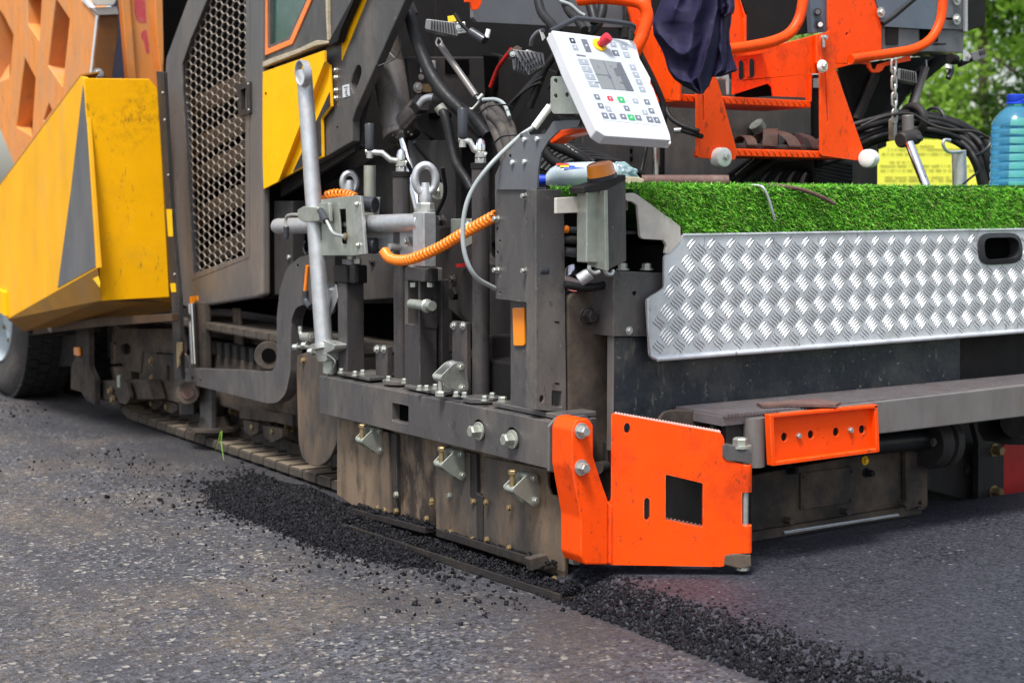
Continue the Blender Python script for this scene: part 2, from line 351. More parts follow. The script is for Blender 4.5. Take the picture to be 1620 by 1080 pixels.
# a verge of grass beyond the paved lane
mat('verge', (.05, .09, .02, 1), .9, 0, (.09, .10, .04, 1), .7, 2, bump=1, bs=40)
mk('grass_verge', [(4.3, -40, .004), (900, -40, .004), (900, 900, .004), (4.3, 900, .004)], [(0, 1, 2, 3)], 'verge')['kind'] = 'structure'
MT = .055                                                  # thickness of the new mat
def hgt(x, y):                                             # surface of the fresh mat and its loose shoulder
    e = .022 + .035 * mnoise.noise(Vector((y * 5, 1.3, 0))) + .018 * mnoise.noise(Vector((y * 17, 4, 0)))
    w = .22
    t = (x - (e - w * .35)) / w; t = max(0, min(1, t)); s = t * t * (3 - 2 * t)
    rough = .013 * mnoise.noise(Vector((x * 55, y * 55, 0))) + .006 * mnoise.noise(Vector((x * 120, y * 120, 3)))
    k = math.exp(-((t - .45) / .33) ** 2) if 0 < t < 1 else 0
    return MT * s + rough * k - (.004 if t <= 0 else 0)
xs = list(np.linspace(-.05, .25, 60)) + [.4, .8, 1.6, 2.75]; ys = list(np.linspace(-3.2, .14, 420))
V = [(x, y, hgt(x, y)) for y in ys for x in xs]; nx = len(xs)
Fc = [(j * nx + i, j * nx + i + 1, (j + 1) * nx + i + 1, (j + 1) * nx + i) for j in range(len(ys) - 1) for i in range(nx - 1)]
o = mk('fresh_asphalt_mat', V, Fc, 'fresh', smooth=80); o['kind'] = 'structure'
# the mat runs on behind, far side of the lane
mk('fresh_asphalt_lane', [(-.0, -60, MT), (2.75, -60, MT), (2.75, -3.2, MT), (.0, -3.2, MT)], [(0, 1, 2, 3)], 'fresh')['kind'] = 'structure'
# loose hot asphalt: lumps
ico_v = []; bm = bmesh.new(); bmesh.ops.create_icosphere(bm, subdivisions=1, radius=1)
ico_v = np.array([v.co[:] for v in bm.verts]); ico_f = np.array([[v.index for v in f.verts] for f in bm.faces]); bm.free()
def lumps(name, P, R, label, cat='asphalt', m='crumb'):
    n = len(P); P = np.array(P); R = np.array(R)
    ax = rng.normal(size=(n, 3, 3)); q, _ = np.linalg.qr(ax)
    sc = rng.uniform(.6, 1.15, (n, 1, 3)); jit = rng.uniform(.55, 1.3, (n, len(ico_v), 1))
    v = (ico_v[None] * jit * sc) @ q * R[:, None, None] + P[:, None]
    f = (ico_f[None] + (np.arange(n) * len(ico_v))[:, None, None]).reshape(-1, 3)
    o = mk(name, v.reshape(-1, 3), f.tolist(), m); prop(o, label, cat, kind='stuff'); return o
def pile(x, y):                                            # height of the windrow beside the end plate
    h = 0
    for cx, cy, sx, sy, a in ((-.04, 1.60, .12, .22, .03), (-.13, 1.45, .13, .30, .028), (-.20, 1.1, .10, .35, .024), (-.13, .75, .07, .25, .020), (.06, 1.8, .08, .2, .03), (-.22, 1.75, .12, .25, .014), (.06, 2.25, .07, .35, .018), (-.12, 2.0, .12, .3, .014), (.03, 1.0, .03, .7, .012)):
        h += a * math.exp(-((x - cx) / sx) ** 2 - ((y - cy) / sy) ** 2)
    return h + .006 * mnoise.noise(Vector((x * 30, y * 30, 0))) * (1 if h > .01 else 0) - .009
xs = np.linspace(-.5, .1, 110); ys = np.linspace(-.02, 2.3, 380)
V = [(x, y, pile(x, y)) for y in ys for x in xs]; nx = len(xs)
Fc = [(j * nx + i, j * nx + i + 1, (j + 1) * nx + i + 1, (j + 1) * nx + i) for j in range(len(ys) - 1) for i in range(nx - 1)]
prop(mk('asphalt_pile', V, Fc, 'crumb', smooth=80), 'low heap of loose black asphalt along the foot of the steel end plate', 'asphalt', kind='stuff')
P = []; R = []
while len(P) < 15000:                                     # on the heap, dense where it is high
    x = rng.uniform(-.5, .06); y = rng.uniform(-.0, 2.3); h = pile(x, y)
    if rng.random() < min(1, max(0, (h + .0085) / .015)) ** 2.2:
        r = .0022 + abs(rng.normal(0, .0021)) + (.004 if rng.random() < .05 else 0); P.append((x, y, max(h, 0) + r * .4)); R.append(r)
for k in range(260):
    y = rng.uniform(0, 2.3); x = rng.normal(-.12, .1); r = rng.uniform(.006, .010); P.append((x, y, max(pile(x, y), 0) + r * .3)); R.append(r)
lumps('asphalt_crumbs', P, R, 'loose black asphalt crumbs covering the heap beside the steel end plate')
P = []; R = []
for k in range(620):                                       # strewn over the old road
    y = rng.uniform(-.1, 3.3); x = -.12 - abs(rng.normal(0, .26)); r = rng.uniform(.003, .0075) * (1.8 if rng.random() < .08 else 1)
    P.append((x, y, r * .4)); R.append(r)
for cx, cy, s, n in ((-.50, 2.0, .13, 60), (-.22, 1.70, .09, 380), (-.04, 2.0, .07, 300), (-.22, .8, .08, 350), (.04, 2.4, .06, 120), (-.6, 4.9, .25, 120), (-.3, 5.0, .15, 120)):
    for k in range(n):
        r = rng.uniform(.003, .008) * (1.7 if rng.random() < .1 else 1); P.append((rng.normal(cx, s), rng.normal(cy, s * 1.6), r * .4)); R.append(r)
R = [r * .8 for r in R]
lumps('scattered_crumbs', P, R, 'black asphalt crumbs strewn thinly over the old grey road')
P = []; R = []
while len(P) < 13000:                                     # the raw edge of the new mat
    y = rng.uniform(-2.6, .06); x = rng.uniform(-.05, .23); h = hgt(x, y)
    t = (x - (.022 - .075)) / .22
    if rng.random() < math.exp(-((t - .42) / .36) ** 2):
        r = .0025 + abs(rng.normal(0, .0024)) + (.004 if t < .35 and rng.random() < .15 else 0); P.append((x, y, max(h, 0) + r * .25)); R.append(r)
for k in range(420):                                       # bigger stones, mostly rolled to the foot of the slope
    y = rng.uniform(-2.6, .06); x = rng.normal(.0, .028) + .035 * mnoise.noise(Vector((y * 5, 1.3, 0))); r = rng.uniform(.006, .0115); P.append((x, y, max(hgt(x, y), 0) + r * .3)); R.append(r)
lumps('shoulder_crumbs', P, R, 'coarse black lumps along the raw edge of the new asphalt mat')
# ---------------------------------------------------------------- light
w = bpy.data.worlds.new('World'); bpy.context.scene.world = w; w.use_nodes = True
nt = w.node_tree; bg = nt.nodes['Background']; sk = nt.nodes.new('ShaderNodeTexSky'); sk.sky_type = 'NISHITA'; sk.sun_disc = False
SE, SA = radians(64), radians(236)                          # elevation; azimuth clockwise from +Y
sk.sun_elevation = SE; sk.sun_rotation = SA; sk.dust_density = 3; sk.air_density = 1.2
hs = nt.nodes.new('ShaderNodeHueSaturation'); hs.inputs['Saturation'].default_value = .6
nt.links.new(sk.outputs[0], hs.inputs['Color']); nt.links.new(hs.outputs[0], bg.inputs[0]); bg.inputs[1].default_value = .11
sun = bpy.data.lights.new('sun', 'SUN'); sun.energy = 2.3; sun.angle = radians(14); sun.color = (1, .975, .94)
so = bpy.data.objects.new('sun', sun); C.objects.link(so)
dirn = Vector((sin(SA) * cos(SE), cos(SA) * cos(SE), sin(SE)))
so.rotation_euler = dirn.to_track_quat('Z', 'Y').to_euler()
cam = bpy.data.cameras.new('camera'); co = bpy.data.objects.new('camera', cam); C.objects.link(co)
co.matrix_world = Matrix((( RT.x, UP.x, -FW.x, CAM.x), (RT.y, UP.y, -FW.y, CAM.y), (RT.z, UP.z, -FW.z, CAM.z), (0, 0, 0, 1)))
cam.lens = F / 1620 * 36; cam.sensor_width = 36; cam.clip_start = .1; cam.clip_end = 1000
cam.dof.use_dof = True; cam.dof.focus_distance = 4.55; cam.dof.aperture_fstop = 3.9
sc = bpy.context.scene; sc.camera = co
sc.view_settings.view_transform = 'Standard'; sc.view_settings.look = 'None'; sc.view_settings.exposure = 1.08; sc.view_settings.gamma = 1
sc.render.engine = 'CYCLES'; sc.cycles.use_denoising = True; sc.cycles.max_bounces = 8; sc.cycles.transparent_max_bounces = 12
# ================================================================== DUMP TRUCK
T = thing('dump_truck', 'orange dump truck with ribbed body backed up to the yellow hopper', 'truck', (1.2, 6.5, 0))
TP = PX(.0)
holes = [[(-5, 10), (7, 28), (21, 56), (15, 124), (-5, 132)], [(42, -5), (66, -5), (62, 64), (44, 38)],
         [(88, -2), (110, 31), (99, 137), (76, 104)], [(39, 92), (56, 124), (50, 215), (26, 200)], [(77, 163), (82, 175), (70, 192), (69, 190)]]
holes = [[(max(x, -58), y) for x, y in h] for h in holes]
body = PL('dump_body', [(-120, -60), (118, -60), (128, 0), (151, 26), (140, 130), (100, 330), (38, 300), (0, 205), (-60, 80), (-120, -20)], TP, .11, 'truckorange', T, holes=holes, bev=.006)
PL('body_skin', [(-110, -50), (116, -55), (126, 0), (148, 26), (138, 128), (100, 320), (40, 300), (4, 206), (-56, 80)], PX(.115), .03, 'truckdeep', T, bev=0)
for h in holes:                                            # sloping foot of each pocket
    a = max(h, key=lambda p: p[1] - .6 * p[0]); b = max(h, key=lambda p: p[0] * .5 + p[1])
    V = [X(a[0], a[1], .005), X(b[0], b[1], .005), X(b[0], b[1] - 34, .112), X(a[0], a[1] - 34, .112), X(a[0], a[1] + 1, .112), X(b[0], b[1] + 1, .112)]
    mk('pocket_foot', V, [(0, 1, 2, 3), (0, 4, 5, 1), (0, 3, 4), (1, 5, 2), (3, 2, 5, 4)], 'truckorange', body)
PL('rim_trim', [(124, -20), (128, 0), (151, 25), (140, 128), (143, 128), (156, 24), (137, 2), (131, -20)], PX(-.012), .02, 'white', T, bev=.003)
PL('corner_post', [(157, 23), (188, 22), (186, 60), (178, 124), (150, 124), (149, 90)], PY(3.92), .02, 'rustpost', T, bev=.004)
PL('post_cap', [(143, 12), (185, 11), (188, 23), (156, 24)], PY(3.9), .03, 'beige', T)
PL('hinge_bar', [(147, -8), (186, -6), (181, 8), (150, 9)], PY(3.88), .03, 'beige', T, r=4)
BT(155, 117, PY(3.92), 6, T, 'galv', name='pin')
PL('tarpaulin', [(183, -30), (215, -30), (215, 140), (170, 140), (176, 60)], PY(5.6), .05, 'tarp', T, bev=0)
tg = PL('tailgate', [(192, -40), (330, -40), (285, 140), (206, 140)], PY(4.55), .06, 'truckorange', T, bev=.006)
PL('tailgate_rib', [(189, -40), (203, -40), (217, 140), (204, 140)], PY(4.52), .06, 'truckorange', tg, bev=.006)
PL('tailgate_rib', [(243, -40), (258, -40), (262, 60), (256, 140), (248, 60)], PY(4.52), .04, 'truckorange', tg, bev=.006)
PL('paint_patch', [(212, -20), (228, -20), (232, 37), (218, 36), (213, 22)], PY(4.549), .002, 'pink', tg, r=4, bev=0)
PL('paint_patch', [(224, 50), (232, 47), (237, 85), (231, 84), (228, 66), (223, 60)], PY(4.549), .002, 'pink', tg, r=3, bev=0)
# wheel: tyre, tread, rim
def wheel(cx, cy, cz, parent):
    R = .51; wv = .3
    prof = [(0, .30), (0.0, .33), (-.012, .40), (0.0, .455), (.022, .488), (.045, .505), (.05, .512)]
    v, f = [], []
    V, Fc = lathe([(-.0 + a, r) for a, r in prof] + [(wv - .05, .512), (wv, .46), (wv, .30)], (cx, cy, cz), (1, 0, 0), 72, cap=False)
    ty = mk('tyre', V, Fc, 'tyre', parent, smooth=30)
    mb = MB()
    for i in range(46):                                    # tread lugs, cut by sipes and grooves
        a0 = 2 * pi * i / 46
        for g, (u0, u1) in enumerate(((.03, .10), (.108, .165), (.173, .23), (.238, .29))):
            q = []
            for da, u in ((.0, u0), (.108, u0), (.108, u1), (.0, u1)):
                a = a0 + da + (.05 if g % 2 else 0) + (u - .15) * (.35 if g < 2 else -.35)
                for rr in (.505, .527): q.append((cx + u, cy + rr * cos(a), cz + rr * sin(a)))
            mb.add(q, [(0, 2, 3, 1), (2, 4, 5, 3), (4, 6, 7, 5), (6, 0, 1, 7), (1, 3, 5, 7), (0, 6, 4, 2)])
    mb.mk('tread', 'tread', ty)
    V, Fc = lathe([(.0, .305), (-.008, .30), (.0, .287), (.03, .27), (.10, .262), (.115, .24), (.10, .16), (.06, .13), (.05, .11), (.05, .02)], (cx, cy, cz), (1, 0, 0), 64, cap=False)
    rm = mk('rim', V, Fc, 'rim', parent, smooth=40)
    for i in range(10):
        a = 2 * pi * i / 10
        boltv((cx + .10, cy + .2 * cos(a), cz + .2 * sin(a)), (-1, 0, 0), .014, .03).mk('wheel_nut', 'brass', rm)
    return ty
wc = X(-3, 498, -.10)
wheel(-.10, wc.y, .512, T); wheel(.24, wc.y, .512, T)
CY('axle', (.5, wc.y, .51), (2.0, wc.y, .51), .08, 'dark', T)
PL('mudguard', [(60, 528), (110, 530), (125, 528), (124, 560), (112, 579), (62, 580)], PX(.12), .01, 'greyd', T, bev=.002)
BX('chassis', (.75, 5.0, .55), (1.75, 10, .95), 'dark', T); BX('bed_floor', (.12, 5.0, 1.02), (2.4, 10, 1.12), 'truckdeep', T)
BX('far_side', (2.35, 5.0, 1.1), (2.45, 10, 2.4), 'truckorange', T)
# ================================================================== PAVER
P_ = thing('asphalt_paver', 'grey and yellow tracked asphalt paver with orange steps and checker plate screed deck', 'road paver', (1.1, 2.4, 0))
# ---- hopper
mat('stripegrey', (.11, .11, .115, 1), .5, 0, (.2, .17, .13, 1), .5, 3, True)
HX = -.25; HY = 3.4
tpz = X(133, 122, HX)
wing = PL('hopper_wing', [(133, 122), (127, 121), (0, 293), (-90, 415), (-60, 450), (0, 482), (12, 505), (155, 424)], PX(HX), .02, 'yellowd', P_, bev=.003)
PL('stripe', [(131, 135), (134, 150), (151, 422), (91, 455), (112, 300)], PX(HX - .0025), .004, 'stripegrey', wing, bev=0)
v0 = [X(127, 121, HX), X(-90, 415, HX)]
lipv = [v0[0], v0[1], v0[1] + Vector((-.07, 0, -.0)), v0[0] + Vector((-.07, 0, 0))]
lip = [v0[0], v0[1]]
mb = MB(); a, b = v0; q = [a, b, b + Vector((.09, 0, .02)), a + Vector((.09, 0, .02))]
q2 = [p + Vector((0, 0, .008)) for p in q]; mb.add(q + q2, [(0, 1, 2, 3), (7, 6, 5, 4), (0, 4, 5, 1), (1, 5, 6, 2), (2, 6, 7, 3), (3, 7, 4, 0)]); mb.mk('wing_lip', 'yellowb', wing)
ym = MATS['yellow'].copy(); MATS['yellowrear'] = ym; nt = ym.node_tree; N = nt.nodes; L = nt.links; b = N['Principled BSDF']; src = b.inputs['Base Color'].links[0].from_socket
tcn = [q for q in N if q.type == 'TEX_COORD'][0].outputs['Object']; acc = src
for (sx_, sy_, rad, k_) in ((206, 206, .15, .55), (234, 162, .16, .65), (156, 188, .10, .35), (222, 184, .12, .45)):       # soot smears rubbed into the paint
    c_ = Y(sx_, sy_, HY) - P_.location; d_ = N.new('ShaderNodeVectorMath'); d_.operation = 'DISTANCE'; L.new(tcn, d_.inputs[0]); d_.inputs[1].default_value = c_
    mr = N.new('ShaderNodeMapRange'); L.new(d_.outputs['Value'], mr.inputs[0]); mr.inputs[1].default_value = rad; mr.inputs[2].default_value = 0; mr.inputs[3].default_value = 0; mr.inputs[4].default_value = k_
    n_ = N.new('ShaderNodeTexNoise'); n_.inputs['Scale'].default_value = 26; n_.inputs['Detail'].default_value = 8; n_.inputs['Roughness'].default_value = .75; L.new(tcn, n_.inputs[0])
    r_ = N.new('ShaderNodeValToRGB'); r_.color_ramp.elements[0].position = .47; r_.color_ramp.elements[1].position = .66; L.new(n_.outputs['Fac'], r_.inputs[0])
    m_ = N.new('ShaderNodeMath'); m_.operation = 'MULTIPLY'; L.new(mr.outputs[0], m_.inputs[0]); L.new(r_.outputs[0], m_.inputs[1])
    x_ = N.new('ShaderNodeMix'); x_.data_type = 'RGBA'; L.new(m_.outputs[0], x_.inputs[0]); L.new(acc, x_.inputs[6]); x_.inputs[7].default_value = (.16, .075, .012, 1); acc = x_.outputs[2]
L.new(acc, b.inputs['Base Color'])
rear = PL('hopper_rear_panel', [(133, 124), (236, 125), (249, 140), (256, 250), (268, 470), (160, 476), (157, 424), (141, 250)], PY(HY), .012, 'yellowrear', P_, bev=.003)
# sloping belly between the wing side and the frame
A = X(12, 505, HX); B = X(155, 424, HX); B2 = Y(160, 475, HY); E1 = Y(272, 478, HY + .01); bot = [A, B, B2]
W1 = X(38, 524, HX + .12); W2 = Y(268, 492, HY + .15)
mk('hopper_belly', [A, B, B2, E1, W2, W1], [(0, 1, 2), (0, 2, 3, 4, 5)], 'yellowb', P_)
PL('belly_rail', [(30, 520), (60, 519), (150, 503), (272, 496), (272, 508), (150, 517), (40, 531)], PX(-.05), .03, 'railbrown', P_)
BT(81, 520, PX(-.05), 4, P_, name='rail_bolt'); BT(50, 522, PX(-.05), 3, P_, 'greyd', name='rail_bolt')
PL('hinge_plate', [(-8, 455), (6, 462), (8, 500), (-8, 490)], PX(HX - .02), .02, 'yellow', P_)
PL('warning_sticker', [(146, 440), (155, 437), (158, 448), (158, 455)], PX(-.24), .002, 'knobyellow', P_, bev=0)
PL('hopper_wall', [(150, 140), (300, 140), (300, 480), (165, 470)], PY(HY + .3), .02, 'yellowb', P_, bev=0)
# front linkage, pushing beam
PL('front_bracket', [(120, 515), (140, 514), (141, 580), (150, 600), (150, 640), (138, 634), (128, 620), (112, 615), (112, 580), (122, 560)], PX(.05), .03, 'dusty', P_)
PL('front_reflector', [(116, 549), (124, 549), (125, 563), (117, 562)], PX(.03), .012, 'amber', P_, r=2)
PL('push_beam', [(155, 602), (230, 600), (240, 632), (160, 634), (153, 625)], PX(.1), .08, 'dusty', P_, bev=.01)
PL('tow_lug', [(193, 600), (200, 606), (206, 628), (200, 640), (186, 636)], PX(.06), .02, 'dusty', P_, r=4)
CY('linkage_pin', X(189, 593, .06), X(189, 612, .06), .012, 'zincg', P_); BT(176, 619, PX(.09), 5, P_, 'brass', name='linkage_bolt'); BT(180, 632, PX(.09), 5, P_, 'brass', name='linkage_bolt')
PL('front_plate', [(182, 520), (290, 520), (290, 560), (225, 556), (222, 590), (200, 585), (184, 563)], PX(.18), .02, 'dusty', P_, holes=[circ(199, 552, 8, 9)])
BX('front_frame', (.35, 3.9, .25), (2.1, 5.0, .75), 'dark', P_, bev=.01)
# ---- crawler track
padv, padf = boxv((-.24, -.058, -.016), (.24, .058, .016))
PY0, PY1, PR, PZT = 1.75, 4.12, .27, .56                    # loop: straight runs and two half rounds
path = []; L1 = PY1 - PY0; per = 2 * L1 + 2 * pi * PR; npad = 50
def tp(s):
    s %= per
    if s < L1: return PY0 + s, .03, 0
    s -= L1
    if s < pi * PR: a = s / PR; return PY1 + PR * sin(a), .03 + PR - PR * cos(a), a
    s -= pi * PR
    if s < L1: return PY1 - s, .03 + 2 * PR, pi
    s -= L1; a = s / PR; return PY0 - PR * sin(a), .03 + PR + PR * cos(a), pi + a
def track(x0, vis):
    link = BX('track_frame', (x0 + .06, PY0 + .02, .2), (x0 + .42, PY1, .44), 'dusty', P_, bev=.01)
    base = None
    for i in range(npad):
        y, z, a = tp(i * per / npad)
        loc = Vector((x0 + .25, y, z))
        if base is None:
            mb = MB(); mb.add(padv, padf)
            v, f = boxv((-.235, -.052, .0165), (.235, .05, .021)); mb.add(v, f)
            for sx in (-.09, .09): v, f = boxv((sx - .014, -.063, .02), (sx + .014, .063, .075)); mb.add(v, f)
            v, f = boxv((-.15, -.02, .02), (.15, .02, .03)); mb.add(v, f)
            lo = loc - link.parent.location
            me = bpy.data.meshes.new('track_pad'); me.from_pydata([tuple(v) for v in mb.v], [], mb.f); me.materials.append(MATS['trackpad']); me.materials.append(MATS['padtop'])
            for p in me.polygons:
                if p.center.z > .02 and 6 <= p.index < 12: p.material_index = 1
            base = bpy.data.objects.new('track_pad', me); C.objects.link(base); base.parent = link; o = base
            b = base.modifiers.new('bevel', 'BEVEL'); b.width = .006; b.segments = 1; b.limit_method = 'ANGLE'
        else:
            o = base.copy(); C.objects.link(o); o.parent = link
        o.location = loc - P_.location; o.rotation_euler = (a + random.uniform(-.02, .02), 0, 0)
    for k in range(8):
        yy = PY0 + .12 + k * (L1 - .24) / 7
        V, Fc = lathe([(0, .02), (0, .085), (.03, .095), (.035, .075), (.11, .075), (.115, .095), (.145, .085), (.145, .02)], (x0 + .16, yy, .165), (1, 0, 0), 28)
        ro = mk('roller', V, Fc, 'dusty', link, smooth=35)
        boltv((x0 + .16, yy, .165), (-1, 0, 0), .016, .03).mk('roller_bolt', 'brass', ro)
    for yy, rr in ((PY0, .22), (PY1, .22)):
        V, Fc = lathe([(0, .03), (0, rr - .02), (.03, rr), (.15, rr), (.18, rr - .02), (.18, .03)], (x0 + .16, yy, .03 + PR), (1, 0, 0), 40)
        mk('idler_wheel', V, Fc, 'dusty', link, smooth=35)
    return link
tf = track(.16, 1); track(1.95, 0)
PL('roller_guard', [(220, 556), (246, 556), (248, 560), (294, 562), (294, 640), (262, 632), (222, 622)], PX(.19), .05, 'dusty', tf, holes=[rnd([(263, 578), (268, 578), (268, 604), (263, 602)], 2)], bev=.006)
for x, y in ((241, 571), (242, 599), (294, 566)): BT(x, y, PX(.19), 5, tf, 'brass')
for x, y in ((243, 638), (266, 643), (401, 675), (433, 682)): BT(x, y, PX(.21), 5, tf, 'brass')
PL('roller_guard', [(378, 640), (436, 652), (462, 656), (462, 675), (434, 668), (378, 662)], PX(.2), .05, 'dusty', tf, bev=.006)
for q in ([(236, 628), (256, 630), (256, 640), (246, 647), (238, 644)], [(262, 634), (280, 638), (280, 650), (270, 654), (262, 648)], [(384, 664), (408, 668), (408, 684), (396, 690), (386, 682)], [(414, 672), (446, 678), (446, 692), (430, 700), (418, 692)]):
    PL('roller_bracket', q, PX(.205), .03, 'dusty', tf, r=3)
PL('track_shield', [(280, 560), (296, 562), (306, 600), (306, 655), (284, 656), (281, 620)], PX(.17), .012, 'greyd', P_)
PL('chassis_web', [(150, 470), (640, 470), (640, 660), (150, 600)], PX(.66), .02, 'dark', P_, bev=0)
gt = BX('guide_tooth', (.2, 1.8, .44), (.24, 1.845, .50), 'dark', tf, bev=0)
for k in range(1, 26): dupe(gt, tf, (0, k * .09, 0))
# dusty ledge with debris
BX('ledge', (.3, 1.5, .43), (.6, 3.2, .455), 'dusty', P_)
# ---- jack leg and C arm
bxp('jack_leg', (308, 324, 336), 585, 478, .16, 'dusty', P_, .008)
bxp('jack_leg', (316, 333, 344), 684, 606, .16, 'grey', P_, .008)
p = X(338, 690, .2); CY('jack_foot', (.22, p.y + .03, .085), (.22, p.y + .03, .105), .13, 'dusty', P_, bev=.003)
CY('jack_hub', (.22, p.y + .03, .105), (.22, p.y + .03, .15), .08, 'dusty', P_, r2=.06)
CY('jack_rod', X(303, 480, .14), X(308, 575, .14), .018, 'chrome', P_)
CY('rod_head', X(300, 487, .14), X(301, 500, .14), .028, 'greyd', P_)
PL('strap', [(367, 487), (379, 488), (381, 520), (385, 575), (372, 573), (369, 520)], PX(.25), .01, 'dusty', P_)
arm = PL('lift_arm', '289,582 428,588 436,580 438,560 438,500 443,455 455,422 475,406 500,400 530,400 530,482 482,481 468,486 461,505 459,590 452,622 440,636 425,638 300,607 291,600', PX(.10), .05, 'grey', P_, r=6, bev=.004, holes=[circ(471, 420, 1.8, 3)])
CY('arm_boss', X(297, 622, .07), X(297, 622, .2), .052, 'dusty', P_, bev=.004); CY('boss_bore', X(297, 622, .068), X(297, 622, .08), .026, 'rust', P_)
CY('arm_boss', X(425, 562, .14), X(425, 562, .22), .06, 'dusty', P_, bev=.004); CY('boss_bore', X(425, 562, .138), X(425, 562, .15), .03, 'black', P_)
for x, y in ((294, 590), (305, 597), (318, 599)): BT(x, y, PX(.1), 2.4, arm, 'greyd', wash=0)
# black hanger strip in front of hopper edge
PL('rubber_flap', [(247, 113), (258, 114), (270, 330), (283, 470), (287, 600), (276, 600), (271, 480), (262, 330)], PX(.02), .02, 'greyd', P_)
PL('flap_sticker', [(263, 331), (271, 331), (273, 374), (266, 374)], PX(.018), .003, 'knobyellow', P_, bev=0)
PL('flap_sticker', [(269, 448), (277, 448), (278, 462), (271, 462)], PX(.018), .003, 'knobyellow', P_, bev=0)
PL('hook', [(279, 541), (286, 541), (287, 556), (283, 566), (283, 578), (280, 584), (279, 566), (279, 556)], PX(.0), .008, 'brass', P_, r=2)
for x, y in ((258, 147), (261, 190), (267, 277), (277, 434)): BT(x, y, PX(.02), 2.4, P_, 'zinc', wash=0, name='rivet')
# ---- hood with honeycomb grille
HP = PX(.18); OP = '390,-60 390,402 305,434 288,150 286,100 300,60 350,-60'
hood = PL('engine_hood', '345,-70 415,-70 414,190 415,467 404,471 300,488 288,482 283,465 270,300 261,112 262,92 296,0', HP, .04, 'hood', P_, holes=[pts(OP)], bev=.012, seg=3)
gr = PL('grille_surround', '395,-60 394,407 303,443 283,150 280,98 296,58 344,-60', PX(.178), .006, 'hood', hood, holes=[pts('389,-60 388,403 306,433 289,150 288,101 302,60 352,-60')], bev=.003)
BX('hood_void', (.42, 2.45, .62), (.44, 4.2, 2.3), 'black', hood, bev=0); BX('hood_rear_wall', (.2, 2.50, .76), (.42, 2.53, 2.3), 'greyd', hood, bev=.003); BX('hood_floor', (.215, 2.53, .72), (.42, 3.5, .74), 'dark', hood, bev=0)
# honeycomb
mat('louvre', (.26, .205, .16, 1), .8, 0, (.1, .08, .06, 1), .5, 12)
o2 = [X(x, y, .2) for x, y in pts('391,-60 390,405 303,437 285,150 283,98 299,56 350,-60')]
poly = [(q.y, q.z) for q in o2]
def inside(y, z, P):
    c = False; j = len(P) - 1
    for i in range(len(P)):
        if (P[i][1] > z) != (P[j][1] > z) and y < (P[j][0] - P[i][0]) * (z - P[i][1]) / (P[j][1] - P[i][1]) + P[i][0]: c = not c
        j = i
    return c
mb = MB(); cw, ch = .063, .0384; edges = {}
ya, yb = min(q[0] for q in poly), max(q[0] for q in poly); za, zb = min(q[1] for q in poly), max(q[1] for q in poly)
for i in range(int((yb - ya) / cw) + 3):
    for j in range(int((zb - za) / ch) + 3):
        cy = ya + i * cw; cz = za + (j + .5 * (i % 2)) * ch
        hx = [(cy + s * cw * 2 / 3 * cx_, cz + cz_ * ch / 2) for s, cx_, cz_ in ((1, 1, 0), (1, .5, 1), (1, -.5, 1), (1, -1, 0), (1, -.5, -1), (1, .5, -1))]
        for k in range(6):
            a, b = hx[k], hx[(k + 1) % 6]; key = tuple(sorted((tuple(round(t, 3) for t in a), tuple(round(t, 3) for t in b))))
            mid = ((a[0] + b[0]) / 2, (a[1] + b[1]) / 2)
            if key not in edges and inside(*mid, poly): edges[key] = (a, b)
for a, b in edges.values():
    a, b = Vector((0, *a)), Vector((0, *b)); d = (b - a).normalized(); s = Vector((0, -d.z, d.y)); ex = .0015
    q = [a - d * ex + s * ex, a - d * ex - s * ex, b + d * ex - s * ex, b + d * ex + s * ex]
    mb.add([p + Vector((.198, 0, 0)) for p in q] + [p + Vector((.204, 0, 0)) for p in q], [(0, 1, 2, 3), (0, 4, 5, 1), (1, 5, 6, 2), (2, 6, 7, 3), (3, 7, 4, 0)])
mat('mesh', (.30, .26, .22, 1), .6, .2, (.2, .16, .12, 1), .5, 6, bump=0); mb.mk('grille', 'mesh', hood)
for ya_, dy in ((150, 0), (215, 0), (262, 0), (327, 0), (400, 0)):     # slanting louvres behind the mesh
    pp = [X(288, ya_ + 15 - 0, .24), X(392, ya_ - 42, .24)]
    th = .055
    V = [pp[0], pp[1], pp[1] + Vector((.07, 0, -th)), pp[0] + Vector((.07, 0, -th)), pp[0] + Vector((.08, 0, -th)), pp[1] + Vector((.08, 0, -th)), pp[0] + Vector((.01, 0, 0)), pp[1] + Vector((.01, 0, 0))]
    mk('louvre', V, [(0, 1, 2, 3), (3, 2, 5, 4), (6, 7, 1, 0), (4, 5, 7, 6), (0, 3, 4, 6), (1, 7, 5, 2)], 'louvre', hood)
la = PL('latch', '374,134 394,128 395,180 377,184', PX(.168), .02, 'greyd', hood, r=2, holes=[pts('380,142 389,139 390,172 382,175')])
PL('latch_pocket', '379,140 391,137 392,176 381,178', PX(.186), .004, 'black', la, bev=0)
for x, y in ((376, 157), (393, 133), (394, 174)): BT(x, y, PX(.168), 2.2, la, wash=0)
PL('hood_reflector', '300,469 312,468 313,484 300,487', PX(.174), .008, 'amber', hood, bev=.001)
bp = PL('hood_gap', '414,-60 417,-60 421,466 416,467', PX(.2), .2, 'black', hood, bev=0)
